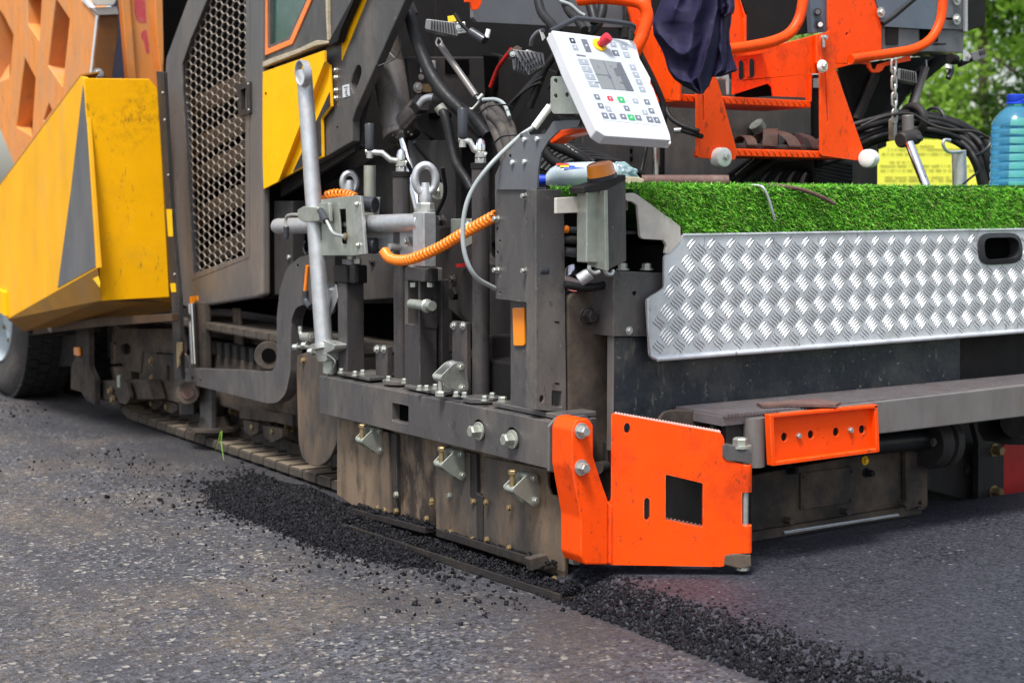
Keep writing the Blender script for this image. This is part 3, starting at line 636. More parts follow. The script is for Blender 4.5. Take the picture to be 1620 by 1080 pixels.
# ---- operator side: window panel, yellow door, slanting side frame
wp = PL('window_panel', '420,-60 417,105 428,105 524,68 545,30 580,-60', PX(.2), .05, 'grey', P_, holes=[pts('427,-50 426,72 456,58 492,-20 500,-50')], bev=.003)
PL('window_glass', '424,-55 423,76 459,62 496,-20 505,-55', PX(.215), .006, 'glassdark', wp, bev=0)
PL('window_gasket', '414,-58 417,89 462,70 498,-12 512,-58', PX(.194), .012, 'gasket', wp, holes=[pts('421,-55 422,78 458,63 490,-10 505,-55')], bev=.002)
PL('sealant_bead', '411,100 430,92 470,78 500,64 519,65 519,69 500,72 470,85 436,98 412,108', PX(.185), .02, 'foam', wp, r=4, bev=.004)
PL('sealant_bead', '408,-50 411,-50 412,108 409,106', PX(.185), .02, 'foam', wp, bev=.003)
PL('sealant_bead', '514,-30 517,-30 518,40 519,64 517,64 515,20', PX(.185), .016, 'foam', wp, bev=.003)
PL('void_behind', '405,95 600,60 560,240 415,330', PX(.27), .02, 'greyd', P_, bev=0)
PL('dark_edge', '520,66 556,0 575,-50 582,-50 560,0 540,45 534,66 522,72', PX(.19), .03, 'dark', P_, r=2)
dm = MB()
xa, xb = .185, .212
A0, A1 = X(513, 98, xa), X(440, 286, xa); B0, B1 = X(521, 103, xb), X(449, 281, xb)
v, f = slab(pts('411,116 513,80 513,98 440,287 417,299'), PX(xa), .01); dm.add(v, f)
v, f = slab(pts('521,103 524,168 509,188 510,248 449,281'), PX(xb), .01); dm.add(v, f)
dm.add([A0, A1, B1, B0, A0 + Vector((.01, 0, 0)), A1 + Vector((.01, 0, 0)), B1 + Vector((.01, 0, 0)), B0 + Vector((.01, 0, 0))], [(0, 1, 2, 3), (4, 7, 6, 5), (0, 3, 7, 4), (1, 5, 6, 2)])
dr = dm.mk('side_door', 'yellow', P_)
PL('door_stripe', '521,146 522,167 507,187 508,246 463,272', PX(xb - .003), .003, 'greyd', dr, bev=0)
BT(421, 148, PX(xa), 2, dr, 'black', wash=0, name='screw')
sf = PL('side_frame', '514,77 530,66 545,40 590,-60 668,-60 641,0 562,176 557,192 557,224 508,253 480,268 478,250 505,230', PX(.23), .035, 'grey', P_, bev=.004,
        holes=[[(556, 140), (555, 132), (558, 118), (564, 104), (568, 103), (571, 108), (571, 118), (566, 134), (561, 146), (558, 147)]])
PL('frame_stripe', '541,96 540,65 565,0 590,-55 606,-55 579,2', PX(.2275), .003, 'yellow', sf, bev=0)
for y in (111, 123, 143, 155): BT(533, y, PX(.23), 3.0, sf, 'zinc', h=.010)
st = PL('data_sticker', '541.5,136 552,133 553,152 542,155', PX(.2275), .002, 'white', sf, bev=0)
for q in ('544,138.5 550,137 550,138.3 544,139.8', '546.5,141.5 549,141 549,142.3 546.5,142.8', '546,145 549,144.2 549,145.8 546,146.6', '546,148 548.5,147.4 548.5,149 546,149.4', '547,151 550.5,150 550.5,151.2 547,152.2'):
    PL('print', q, PX(.2265), .0008, 'handle', st, bev=0)
BT(534, 201, PX(.23), 1.6, sf, 'black', wash=0, name='hole_plug')
# ---- body below the door
PL('lower_frame', '415,318 470,318 640,222 720,222 720,480 415,480', PX(.42), .03, 'greyd', P_, bev=.004)
PL('lower_skirt', '419,318 462,318 462,466 419,467', PX(.24), .06, 'greyd', P_, bev=.006)
PL('lower_skirt', '462,322 560,322 655,390 655,470 530,478 462,466', PX(.34), .03, 'grey', P_, bev=.004)
BT(458, 407, PX(.24), 4, P_, 'galv', wash=0, name='stud'); BT(590, 414, PX(.34), 5, P_, 'greyd', name='stud')
PL('guard_strip', '415,312 520,250 560,226 575,232 520,262 420,324', PX(.30), .02, 'greyd', P_)
# rear bulkhead of the tractor
BX('rear_bulkhead', (.5, 1.55, .35), (2.25, 1.6, 2.3), 'dark', P_, bev=.004)
BX('bulkhead_lower', (.9, 1.15, .6), (2.22, 1.2, 1.62), 'grey', P_, bev=.004)
BX('tractor_core', (.7, 1.62, .55), (2.2, 3.7, 2.0), 'dark', P_, bev=.01)
PL('bulkhead_plate', '560,20 900,120 900,330 700,420 600,330', PX(.75), .02, 'dark', P_)
PL('bulkhead_panel', '644,90 768,90 768,225 700,230 660,200', PY(1.50), .03, 'greyd', P_, r=4, bev=.004)
PL('opening', '705,94 742,94 742,118 705,116', PY(1.495), .01, 'black', P_, bev=0); PL('opening', '766,88 813,92 812,141 768,138', PY(1.495), .01, 'black', P_, bev=0)
PL('data_plate', '665,97 689,96 690,115 665,115', PY(1.49), .004, 'galv', P_); PL('port', '669,133 684,133 683,147 669,146', PY(1.49), .006, 'brass', P_, r=2)
BT(661, 139, PY(1.5), 6, P_, 'zinc', name='gauge'); BT(666, 122, PY(1.5), 3.4, P_, 'zinc', name='bolt')
PL('canopy_tray', '748,0 748,-40 990,-30 990,45 870,42 755,36 748,28', PY(.95), .02, 'conspanel', P_, bev=.003)
PL('tray_edge', '990,-30 1003,-30 1003,60 990,60', PY(.93), .05, 'greyd', P_)
PL('red_bracket', '736,-10 763,-10 762,6 757,15 748,17 744,4 736,4', PY(.9), .01, 'orange', P_, r=2)
# ================================================================== SCREED END: beam, end plate, runners
B0 = PX(0)
beam = PL('side_beam', '505,594 873,667.5 867,741 506,653', B0, .16, 'grey', P_, holes=[rnd(pts('620,637 646,642 646,671 620,665'), 2)], bev=.006, seg=3)
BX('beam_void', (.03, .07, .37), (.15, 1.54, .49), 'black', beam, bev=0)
for x, y in ((761, 681), (814, 694)):
    p = X(x, y, 0); CY('bolt_recess', p + Vector((-.001, .012, .004)), p + Vector((.01, .012, .004)), .030, 'black', beam)
    boltv(p + Vector((-.006, 0, 0)), (-1, 0, 0), .019, .03, 1.5).mk('bolt', 'zincg', beam)
PL('end_cap', '868,674 880,660 925,656 937,664 938,745 905,752 868,746', PY(.055), .012, 'grey', P_, bev=.004)
mb = MB()
for k in range(12):
    p = X(870, 680, -.001) + Vector((0, 0, -.01 * k - .004)); v, f = cylv(p, p + Vector((.004, -.006, -.002)), .006, .003, 8); mb.add(v, f)
mb.mk('weld_bead', 'grey', beam)
ZB = .505
# end plate
EP = PX(.075)
ep = PL('end_plate', '533,660 533,782 562,802 893,915 898,800 890,787 870,781 866,768 866,735', EP, .012, 'stained', P_, bev=.002)
def rib(q, m='stainedgrey', x=.05, th=.025, r=2, par=ep): return PL('plate_rib', q, PX(x), th, m, par, r=r, bev=.003)
rib('599,680 614,684 617,812 600,806', 'stainedgrey'); rib('614,684 627,687 628,812 617,812', 'greyd', .06)
rib('690,705 743,716 743,788 752,790 754,868 690,848', 'stainedgrey', .055); rib('743,716 753,718 754,780 763,785 763,866 754,868 752,790 743,788', 'greyd', .06)
rib('764,722 866,742 866,768 872,782 890,788 897,800 893,905 764,868', 'stainedgrey', .066, .008, 2)
for x, y in ((628, 782), (684, 792), (712, 784), (750, 793), (770, 794), (806, 803), (676, 820), (714, 841), (748, 853), (771, 853), (806, 866), (599, 803), (611, 806), (628, 808), (684, 796), (862, 912), (878, 915)):
    BT(x, y, PX(.055 if x not in (862, 878) else .05), 4.4, ep, 'brass' if y > 790 else 'zincg', wash=1.2)
# shelves and runner
def rail(name, p0, p1, z, x, w, h, m):
    a, b = (X(*p0, x), X(*p1, x)) if z is None else (Z(*p0, z), Z(*p1, z))
    mb = MB()
    for x0, x1, z0, z1 in ((0, w, -h, -h + .008), (0, .008, -h + .006, 0)):
        q = [p + Vector((dx, 0, dz_)) for p in (a, b) for dx, dz_ in ((x0, z0), (x1, z0), (x1, z1), (x0, z1))]
        mb.add(q, [(0, 1, 2, 3), (7, 6, 5, 4), (0, 4, 5, 1), (1, 5, 6, 2), (2, 6, 7, 3), (3, 7, 4, 0)])
    mb.mk(name, m, P_, bev=.001); return a, b
mat('tar', (.022, .019, .018, 1), .5, 0, (.07, .05, .035, 1), .5, 8, bump=.6)
r1 = rail('upper_shelf', (548, 802), (672, 834), None, .02, .055, .02, 'tar')
r2 = rail('lower_shelf', (690, 836), (862, 888), None, .02, .055, .024, 'tar')
r3 = rail('runner', (530, 824), (886, 940), .024, 0, .09, .022, 'tar')
PL('shelf_end', '838,884 866,877 868,892 842,903', PY(r2[1].y), .03, 'dusty', P_, bev=.002)
P = []; R = []
for (a, b_), wv, n, hh in ((r1, .05, 1300, .030), (r2, .05, 700, .006), (r3, .085, 3600, .030)):
    for k in range(n):
        t = rng.random(); u = rng.random(); c = a.lerp(b_, t); r = .0026 + abs(rng.normal(0, .0024))
        h = .45 + .55 * mnoise.noise(Vector((c.y * 9, hh * 300, 1))) + .3 * u
        P.append((c.x + .006 + u * wv, c.y, c.z - .012 + max(0, h) * hh * rng.uniform(.3, 1))); R.append(r)
lumps('shelf_crumbs', P, R, 'black asphalt crumbs lying on the steel ledges of the end plate')
# toggle latches
def latch(ox, oy, s, xv, m='zincg', par=None, flip=0):
    pl = PX(xv); f = lambda a: [(ox + x * s, oy + y * s) for x, y in a]
    sh = [(-4, -14), (8, -20), (16, -14), (18, 8), (14, 19), (4, 20), (-12, 6), (-18, -2)]
    y0 = X(ox, oy, xv).y; pl = PY(y0)
    sh = [(1, -15), (9, -17), (13, -14), (17, 10), (16, 16), (9, 19), (1, 14), (-12, 5), (-14, 0)]
    L_ = PL('toggle_latch', f(sh), pl, .005, m, par, r=4 * s, bev=.001)
    V, Fc = slab(rnd(f(sh), 4 * s), pl, .005); mk('latch_cheek', [v + Vector((0, .05, .0)) for v in V], Fc, m, L_, bev=.001)
    for (x, y, r) in ((8, -11, 3.2), (10, 12, 3.2)):
        BT(ox + x * s, oy + y * s, pl, r * s, L_, 'zincg', wash=1.3)
        p = Y(ox + x * s, oy + y * s, y0); CY('spacer', p + Vector((0, .004, 0)), p + Vector((0, .051, 0)), m_px(p, 5 * s), m, L_)
    p = Y(ox - 9 * s, oy + 2 * s, y0); CY('latch_pin', p + Vector((0, .004, 0)), p + Vector((0, .052, 0)), m_px(p, 4 * s), 'zincg', L_)
    q = p + Vector((0, .027, .004))
    if flip: CY('stem', q, q + Vector((0, 0, -.055)), m_px(p, 3 * s), 'zinc', L_); boltv(q + Vector((0, 0, -.062)), (0, 0, 1), m_px(p, 6 * s), .016, 0).mk('nut', 'zincg', L_)
    else: CY('stem', q, q + Vector((0, 0, .055)), m_px(p, 3 * s), 'brass', L_); boltv(q + Vector((0, 0, .042)), (0, 0, 1), m_px(p, 4.5 * s), .012, 0).mk('nut', 'brass', L_)
    return L_
latch(590, 696, 1.25, .015, par=P_); latch(718, 734, 1.4, .015, par=P_); latch(832, 773, 1.5, .015, par=P_); latch(717, 596, 1.45, .02, 'zinc', P_, 1)
# ---- orange corner bracket and hinged step plate
oa = PL('corner_arm', '905,680 912,664 930,661 939,672 939,722 951,760 962,790 962,893 925,893 919,880 919,820 905,740', PY(-.055), .10, 'orange', P_, r=4, bev=.006, seg=3)
for y in (681, 739): BT(919, y, PY(-.055), 8.5, oa, 'zinc', wash=1.5, h=.024)
CY('bolt_tail', Y(962, 737, .1), Y(945, 740, .05), .018, 'greyd', P_)
pin = Y(925, 730, -.05)
n_ = Vector((-.5505, -.8348, 0)); OPN = (X(962, 800, 0) * 0 + Y(962, 840, -.04), n_)
sp = PL('hinged_step', '967,657 972,654 1140,684 1146,694 1146,720 1152,728 1172,733 1187,736 1187,778 1174,778 1174,830 1187,832 1187,874 1152,876 1148,894 1140,896 962,893 962,800 967,790', OPN, .022, 'orange', P_, r=4, bev=.004, seg=3,
        holes=[rnd(pts('1053,750 1112,764 1112,834 1053,822'), 3), circ(992, 677, 5, 8.5), rnd(pts('1019,790 1023,786 1028,790 1028,820 1024,825 1019,820'), 3)])
PL('step_gusset', '935,800 962,794 968,800 968,892 940,890', (OPN[0] + Vector((0, -.012, 0)), n_), .03, 'orange', sp, bev=.004)
mb = MB()                                                  # worn serrated top edge
for k in range(36):
    t = k / 35; p = on(975 + t * 163, 655 + t * 28.5, OPN) + Vector((.006, .009, 0)); v, f = cylv(p + n_ * .010, p - n_ * .012, .0042, n=8); mb.add(v, f)
mb.mk('serrated_edge', 'edgewear', sp)
mb = MB()
for k in range(9):
    t = k / 8; p = on(1056 + t * 52, 822 + t * 11, OPN) + Vector((.006, .009, -.001)); v, f = cylv(p + n_ * .004, p - n_ * .014, .005, n=6); mb.add(v, f)
mb.mk('worn_edge', 'rust', sp)
hp0, hp1 = on(1180, 780, OPN) - n_ * .012, on(1180, 830, OPN) - n_ * .012
CY('hinge_pin', hp0 + Vector((0, 0, .08)), hp1 - Vector((0, 0, .11)), .009, 'zinc', sp)
CY('hinge_knuckle', on(1181, 735, OPN) - n_ * .012, on(1181, 779, OPN) - n_ * .012, .017, 'orange', sp, bev=.002)
CY('hinge_knuckle', on(1181, 831, OPN) - n_ * .012, on(1181, 875, OPN) - n_ * .012, .017, 'orange', sp, bev=.002)
q = (OPN[0] - n_ * -.004, n_)
PL('hinge_lug', '1143,703 1182,708 1190,716 1190,732 1150,728 1143,722', q, .045, 'grey', P_, r=2, bev=.004)
boltv(on(1170, 710, q) + Vector((.02, .02, 0)), (0, 0, 1), .022, .022, 1.5).mk('bolt', 'zincg', P_)
PL('hinge_lug', '1147,878 1162,876 1188,877 1189,896 1172,900 1145,893', q, .045, 'dusty', P_, r=2, bev=.004)
CY('lug_nut', on(1176, 894, q) - n_ * .02, on(1176, 903, q) - n_ * .02, .02, 'zincg', P_, n=8)
# ---- behind the corner: screed end frame
PL('screed_end_wall', '905,745 960,700 960,900 905,905', PY(.2), .02, 'greyd', P_)
PL('screed_end_edge', '903,800 916,790 918,893 906,893', PY(.05), .02, 'zincg', P_)
for y in (838, 872): BT(913, y, PY(.05), 5, P_, 'zincg', name='end_bolt')
PL('tall_bracket', '897,470 915,458 945,462 958,480 962,500 966,760 950,765 900,760', PY(.13), .06, 'dusty', P_, r=8, bev=.008, seg=3)
BT(929, 499, PY(.13), 11, P_, 'greyd', wash=1.3, h=.03, name='hex_bolt')
CY('end_disc', Y(905, 655, .3), Y(900, 655, .2), .1, 'dusty', P_)
CY('end_roller', Y(930, 770, .18), Y(940, 770, .10), .065, 'greyd', P_, bev=.006)
cb = PL('corner_block', '970,428 1052,432 1050,500 1050,532 970,532', PY(.03), .16, 'grey', P_, bev=.005, holes=[circ(1004, 464, 3.4, 4)])
BT(995, 523, PY(.03), 4.8, cb, 'zinc')
for x in (985, 1023): boltv(Y(x, 427, .06), (0, 0, 1), .014, .016, 1.4).mk('bolt', 'zincg', cb)
# dark vinyl clad drop panel, aluminium deck front
PL('drop_panel', '972,533 1080,532 1519,528 1519,614 1250,640 1130,700 972,700', PY(.045), .02, 'vinyl', P_, bev=.002)
BX('panel_edge', (Y(972, 560, .043).x - .006, .043, .40), (Y(972, 560, .043).x, .07, .84), 'stepbeam', P_, bev=.001)
BX('deck_box', (.42, .08, .42), (2.6, .9, 1.0), 'dark', P_, bev=0)
BX('screed_core', (.16, .22, .07), (1.62, 1.0, .62), 'dark', P_, bev=.004); BX('screed_core', (1.62, .42, .07), (2.7, 1.0, .62), 'dark', P_, bev=.004)
DK = PY(0)
deck = PL('deck_front', '1080,371 1720,360 1720,519 1045,570.5 1034,569 1028,562 1023,474 1031,468 1051,456 1051,406', DK, .008, 'alu', P_, r=4, bev=.003, seg=2, holes=[rnd(pts('1549,372 1611,371 1614,411 1552,416'), 17)])
mb = MB()                                                  # rolled rim along the lower edge
a, b = Y(1040, 568, -.004), Y(1720, 516, -.004); v, f = tubev([a + (b - a) * t / 6 for t in range(7)], .0075, 10); mb.add(v, f)
a2 = Y(1025, 474, -.002); v, f = tubev([a, Y(1030, 562, -.003), Y(1026, 520, -.003), a2], .004, 8); mb.add(v, f)
a, b = Y(1080, 372, 0), Y(1720, 361, 0); v, f = tubev([a + (b - a) * t / 6 for t in range(7)], .005, 8); mb.add(v, f)
mb.mk('deck_rim', 'alu', deck, smooth=60)
# five-bar tread pattern, real raised bars
ax0, az0 = Y(1023, 571, 0).x, Y(1045, 571, 0).z; ax1, az1 = Y(1660, 500, 0).x, Y(1080, 371, 0).z
op = [(Y(x, y, 0).x, Y(x, y, 0).z) for x, y in pts('1083,376 1720,366 1720,512 1045,563 1033,560 1030,478 1056,460 1057,409')]
slot = [(Y(x, y, 0).x, Y(x, y, 0).z) for x, y in rnd(pts('1542,366 1617,365 1621,418 1546,422'), 18)]
mb = MB(); gm = MB(); cellx, cellz = .039, .0355
for i in range(int((ax1 - ax0) / cellx) + 3):
    for j in range(-1, int((az1 - az0) / cellz) + 3):
        cx, cz = ax0 + i * cellx * 1.0, az0 + j * cellz * 1.0
        if (i + j) % 2 == 0: ang, lean = radians(62), 1
        else: ang, lean = radians(62) - pi / 2 + radians(56), -1
        if i % 2 != j % 2: continue
        kind = i % 2
        for k in range(-2, 3):
            # alternate cells run the other way
            dirv = Vector((cos(radians(43)), sin(radians(43)))) if kind == 0 else Vector((cos(radians(42)), -sin(radians(42))))
            nrm = Vector((-dirv.y, dirv.x)); off = nrm * (k * .0104); hl = .0212 - abs(k) * .0007
            V = []; m_ = 7
            for s in range(m_):
                t = s / (m_ - 1) * 2 - 1; bow = (1 - t * t) * .0036 if kind == 0 else .0016 * math.sin(t * 3)
                wv = .0017 * (1 - t ** 6) ** .5 + .0002
                c = Vector((cx, cz)) + off + dirv * hl * t + nrm * bow
                V += [(c + nrm * wv, 0), (c - nrm * wv * .2, .0030 * (1 - t ** 6) ** .5 + .0001), (c - nrm * wv, 0)]
            c0 = V[m_ // 2 * 3][0]
            if not all(inside(p[0].x, p[0].y, op) for p in (V[0], V[-1])) or inside(c0.x, c0.y, slot): continue
            vv = [Vector((p.x, .0003 - h, p.y)) for p, h in V]
            ff = [(a_ * 3 + q_, a_ * 3 + q_ + 1, a_ * 3 + q_ + 4, a_ * 3 + q_ + 3) for a_ in range(m_ - 1) for q_ in (0, 1)]
            mb.add(vv, ff)
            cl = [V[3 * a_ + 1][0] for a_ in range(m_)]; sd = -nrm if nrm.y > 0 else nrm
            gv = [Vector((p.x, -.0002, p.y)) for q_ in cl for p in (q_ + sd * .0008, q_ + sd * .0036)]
            gm.add(gv, [(2 * a_, 2 * a_ + 1, 2 * a_ + 3, 2 * a_ + 2) for a_ in range(m_ - 1)])  # painted shade: a darker strip along the lower side of each bar
mb.mk('tread_bars', 'alubar', deck, smooth=80)
mat('alushade', (.27, .275, .29, 1), .5, .4, (.30, .29, .27, 1), .7, 25, bump=0); gm.mk('tread_shade', 'alushade', deck)
c = Y(1581, 393, -.003)
V, Fc = [], []
loop = rnd(pts('1545,369 1614,368 1617,416 1548,420'), 20); inner = rnd(pts('1552,376 1607,375 1610,408 1555,412'), 13)
for a_, (lp, yy) in enumerate(((loop, .001), (loop, -.006), (inner, -.012), (inner, .03))): V += [Y(p.x, p.y, 0) + Vector((0, yy, 0)) for p in lp]
n_l = len(loop)
for a_ in range(3): Fc += [(a_ * n_l + i, a_ * n_l + (i + 1) % n_l, (a_ + 1) * n_l + (i + 1) % n_l, (a_ + 1) * n_l + i) for i in range(n_l)]
hg = mk('hand_slot', V, Fc, 'rubber', deck, smooth=40)
PL('slot_recess', '1530,360 1630,360 1630,425 1530,425', PY(.031), .002, 'black', hg, bev=0)
# deck side cheek
PL('deck_side_bar', '880,313 994,306 994,333 880,338', PY(.056), .012, 'beige', P_, bev=.002)
PL('deck_cheek', '990,306 1003,305 1012,310 1077,358 1077,383 1058,402 1052,401 1055,388 1050,380 1017,378 1013,374 1009,325 1000,319 991,318', PY(-.002), .012, 'beige', P_, r=3, bev=.002)
BX('deck_top', (.18, .02, 1.037), (2.7, .5, 1.045), 'greyd', P_, bev=0)
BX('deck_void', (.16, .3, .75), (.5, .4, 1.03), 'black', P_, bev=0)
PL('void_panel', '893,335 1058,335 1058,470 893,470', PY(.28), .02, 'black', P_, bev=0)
# ---- walkway step behind the deck
WK = -.2
wf = PL('walkway_beam', '1235,652 1391,634.5 1700,600 1700,649 1391,686.5 1235,705', PY(WK), .03, 'stepbeam', P_, bev=.004)
wz = Y(1391, 634.5, WK).z
mb = MB(); x0w, x1w = Y(1150, 660, WK).x, 2.6
v, f = boxv((x0w, WK + .02, wz - .03), (x1w, .04, wz - .004)); mb.add(v, f)
for k in range(int((x1w - x0w) / .0125)):                  # serrated grip ribs
    x = x0w + .004 + k * .0125; v, f = boxv((x, WK + .006, wz - .004), (x + .006, .035, wz + .004)); mb.add(v, f)
mb.mk('walkway_grating', 'steelgrate', P_, bev=0)
PL('walkway_end', '1050,652 1063,648 1130,651 1144,656 1152,668 1153,700 1100,710 1040,690 1040,668', PY(-.05), .012, 'dusty', P_, r=5, bev=.003)
PL('walkway_end', '1148,656 1212,658 1212,738 1152,735', PY(-.17), .02, 'greyd', P_, r=2, bev=.003)
CY('walkway_post', Y(1193, 660, -.19), Y(1193, 737, -.19), .032, 'stepbeam', P_)
lbq = [Z(x, y, wz + .006) for x, y in pts('1197,641 1290,634 1330,640 1322,644 1250,643 1206,645')]; mk('loose_bar', lbq + [q + Vector((0, 0, .008)) for q in lbq], [tuple(range(6)), tuple(range(11, 5, -1))] + [(i, (i + 1) % 6, 6 + (i + 1) % 6, 6 + i) for i in range(6)], 'rust', P_)
BT(1127, 677, PY(-.06), 5, P_, 'zincg', name='bolt')
ob = PL('bump_plate', '1222,657 1388,642 1390,713 1226,734', PY(WK - .035), .008, 'orange', P_, bev=.001, holes=[circ(1241, 691, 5, 7), circ(1283, 687, 5, 7), circ(1323, 683, 5, 7), circ(1364, 679, 5, 7)])
mb = MB()
for s in ('1218,656 1389,640 1389,645 1222,661', '1222,731 1390,709 1391,715 1224,737', '1218,656 1224,656 1228,735 1222,737', '1384,641 1389,640 1392,714 1387,714'):
    v, f = slab(pts(s), PY(WK - .055), .024); mb.add(v, f)
mb.mk('plate_lip', 'orange', ob, bev=.002)
for x, y in ((1263, 689), (1345, 680)): BT(x, y, PY(WK - .035), 4.5, ob, 'zinc', wash=1.1)
PL('plate_spacer', '1226,660 1384,645 1386,708 1230,728', PY(WK - .024), .022, 'dark', ob, bev=0)
# ---- lower screed body
SB = PY(.077)
PL('cover_plate', '1188,752 1350,722 1434,705 1434,806 1188,848', SB, .02, 'dusty', P_, bev=.002)
PL('screed_shell', '960,700 1190,690 1190,850 962,860', PY(.08), .02, 'greyd', P_, bev=0)
ins = PL('inspection_cover', '1267,748 1350,738 1350,794 1267,806', PY(.068), .008, 'dusty', P_, r=3, bev=.001)
for x, y in ((1271, 754), (1347, 745), (1271, 801), (1346, 791)): BT(x, y, PY(.068), 2.6, ins, 'dusty')
PL('sole_plate', '1188,842 1459,797 1459,813 1188,857', PY(.055), .2, 'dusty', P_, bev=.003)
PL('sole_rim', '1240,840 1422,812 1424,816 1242,845', PY(.048), .02, 'galv', P_, bev=.002)
for x, y in ((1249, 743), (1370, 747)): BT(x, y, SB, 5.5, P_, 'dark', h=.03, name='bolt')
BT(1368, 728, SB, 5, P_, 'knobyellow', name='grease_cap')
for x, y in ((1242, 822), (1332, 808), (1424, 795)): BT(x, y, PY(.05), 6, P_, 'dusty', name='foot_bolt', wash=1.1, h=.03)
PL('end_flange', '1433,703 1467,726 1468,800 1462,806 1434,808', PY(.05), .02, 'dusty', P_, holes=[circ(1456, 797, 3, 5), circ(1455, 728, 3, 5)], bev=.003)
CY('guide_tube', Y(1330, 706, -.02), Y(1478, 693, .02), .037, 'dullblack', P_)
V, Fc = lathe([(0, .04), (0, .085), (.02, .092), (.045, .092), (.05, .075), (.07, .075), (.072, .092), (.1, .092), (.1, .03)], Y(1462, 700, .02), (1, 0, 0), 36); mk('tube_flange', V, Fc, 'greyd', P_, smooth=35)
BT(1476, 699, PY(-.06), 4.5, P_, 'greyd', name='flange_bolt')
PL('second_screed', '1465,670 1548,665 1548,742 1540,795 1466,775', PY(.35), .03, 'greyd', P_, bev=.006)
PL('screed_bracket', '1540,667 1556,697 1580,700 1588,706 1588,790 1556,800 1548,795 1548,700', PY(.28), .025, 'greyd', P_, r=2, bev=.004)
for x, y in ((1572, 711), (1571, 777)): BT(x, y, PY(.28), 8, P_, 'brass', wash=1.3, h=.035, name='bracket_bolt')
BT(1531, 742, PY(.34), 5, P_, 'greyd', name='bolt'); CY('screed_roller', Y(1608, 668, .3), Y(1616, 668, .4), .06, 'greyd', P_)
PL('red_end', '1588,703 1680,706 1680,785 1588,789', PY(.30), .02, 'redpaint', P_)
PL('red_sole', '1545,795 1588,790 1680,770 1680,780 1590,802 1548,801', PY(.27), .06, 'dusty', P_, bev=.002)
# ---- end plate pillars on the beam
def base(px0, px1, yb, x0, x1, m='grey', th=.012):
    a = X(px0, yb, x0); b = X(px1, yb, x0); return BX('base_plate', (x0, min(a.y, b.y), ZB), (x1, max(a.y, b.y), ZB + th), m, P_, bev=.003)
def beambolt(px, py, r=.009):
    p = Z(px, py, ZB + .012); return boltv(p, (0, 0, 1), r, .014, 1.35).mk('bolt', 'zincg', P_)
a_ = .03
# post A
bxp('pillar', (535, 549, 577), 590, 447, .05, 'pillarpaint', P_, .004)
fl = bxp('pillar_flange', (527, 548, 582), 449, 420, .042, 'dark', P_, .006)
bxp('pillar_flange', (552, 560, 569), 449, 420, .035, 'dark', P_, .006)
BX('base_plate', (.03, X(577, 595, .03).y - .03, ZB - .001), (.17, X(533, 595, .03).y, ZB + .012), 'grey', P_)
for x, y in ((562, 594), (574, 592), (540, 590)): beambolt(x, y)
p = X(549, 445, .045); boltv(p + Vector((.03, .03, -.012)), (0, 0, -1), .01, .014, 1.2).mk('bolt', 'zincg', P_)
CY('lift_screw', X(556, 420, .09), X(556, 398, .09), .016, 'zinc', P_); CY('screw_collar', X(556, 418, .09), X(556, 410, .09), .034, 'lampgrey', P_, n=12)
boltv(X(566, 417, .09), (0, 0, 1), .014, .02, 0).mk('nut', 'zinc', P_)
# post B with slot, pin and zinc head
bxp('pillar', (640, 664, 692), 618, 514, .05, 'pillarpaint', P_, .004)
pB = X(664, 500, .05)
PL('pillar_cheek', '664,440 690,436 692,520 664,518', PY(pB.y), .012, 'pillarpaint', P_); PL('pillar_cheek', '640,444 645,443 645,516 640,514', PX(.05), .05, 'grey', P_)
PL('pillar_back', '645,440 700,440 700,520 645,516', PY(pB.y + .12), .01, 'greyd', P_, bev=0)
PL('pillar_strip', '688,444 698,442 699,586 692,592 688,588', PX(.13), .03, 'greyd', P_, bev=.003)
bxp('pillar_flange', (640, 671, 701), 446, 424, .042, 'grey', P_, .005); bxp('pillar_flange', (676, 682, 694), 448, 424, .034, 'dark', P_, .005)
q0 = X(650, 483, .10); CY('cross_pin', X(684, 484, .03), X(684, 484, .03) + Vector((0, .14, .0)), .016, 'zincg', P_)
V, Fc = lathe([(0, .003), (0, .019), (.004, .0225), (.01, .0225), (.01, .015), (.05, .015)], X(677, 484, .028), (0, 1, 0), 28); mk('pin_head', V, Fc, 'zinc', P_, smooth=35)
BX('base_plate', (.03, X(692, 620, .03).y - .02, ZB - .001), (.17, X(640, 620, .03).y, ZB + .012), 'grey', P_)
for x, y in ((675, 617), (689, 615), (664, 617)): beambolt(x, y)
for x, y in ((681, 449), (654, 449)): CY('nut', X(x, y - 2, .05), X(x, y + 5, .05), .011, 'zincg', P_, n=6)
# zinc head block, eye bolts
hb = bxp('head_block', (653, 671, 690), 422, 336, .055, 'galv', P_, .003)
PL('head_gusset', '575,368 656,365 656,425 640,418 600,395', PX(.10), .008, 'galv', P_, r=2)
BT(644, 382, PX(.09), 6, P_, 'zinc', name='clamp_bolt'); CY('stub_pin', X(616, 391, .06), X(640, 391, .12), .013, 'zinc', P_)
for x, y in ((606, 374), (594, 377)): BT(x, y, PX(.1), 2.2, P_, 'zinc', name='rivet')
def eye(cx, cy, Rx, Ry, rp, xv, ybase, tiny=1):
    c = X(cx, cy, xv); s = 1 / (F / depth(c))
    R = Ry * s; V, Fc = ringv(c, (.45, 1, 0), R, rp * s, sx=.86, sy=1.18)
    # thicker ring with an oval opening
    e = mk('eye_bolt', V, Fc, 'galv', P_, smooth=60)
    zb = X(cx, ybase, xv).z; V, Fc = lathe([(0, rp * 1.5 * s), (.02, rp * 1.6 * s), (.05, rp * 1.15 * s), (max(.051, c.z - R - zb), rp * .95 * s)], (c.x, c.y, zb + .03), (0, 0, 1), 20)
    mk('eye_shank', V, Fc, 'galv', e, smooth=50)
    boltv((c.x, c.y, zb), (0, 0, 1), rp * 2.1 * s, .024, 1.15).mk('nut', 'zinc', e)
eye(673, 284, 16, 19, 6.6, .10, 336)
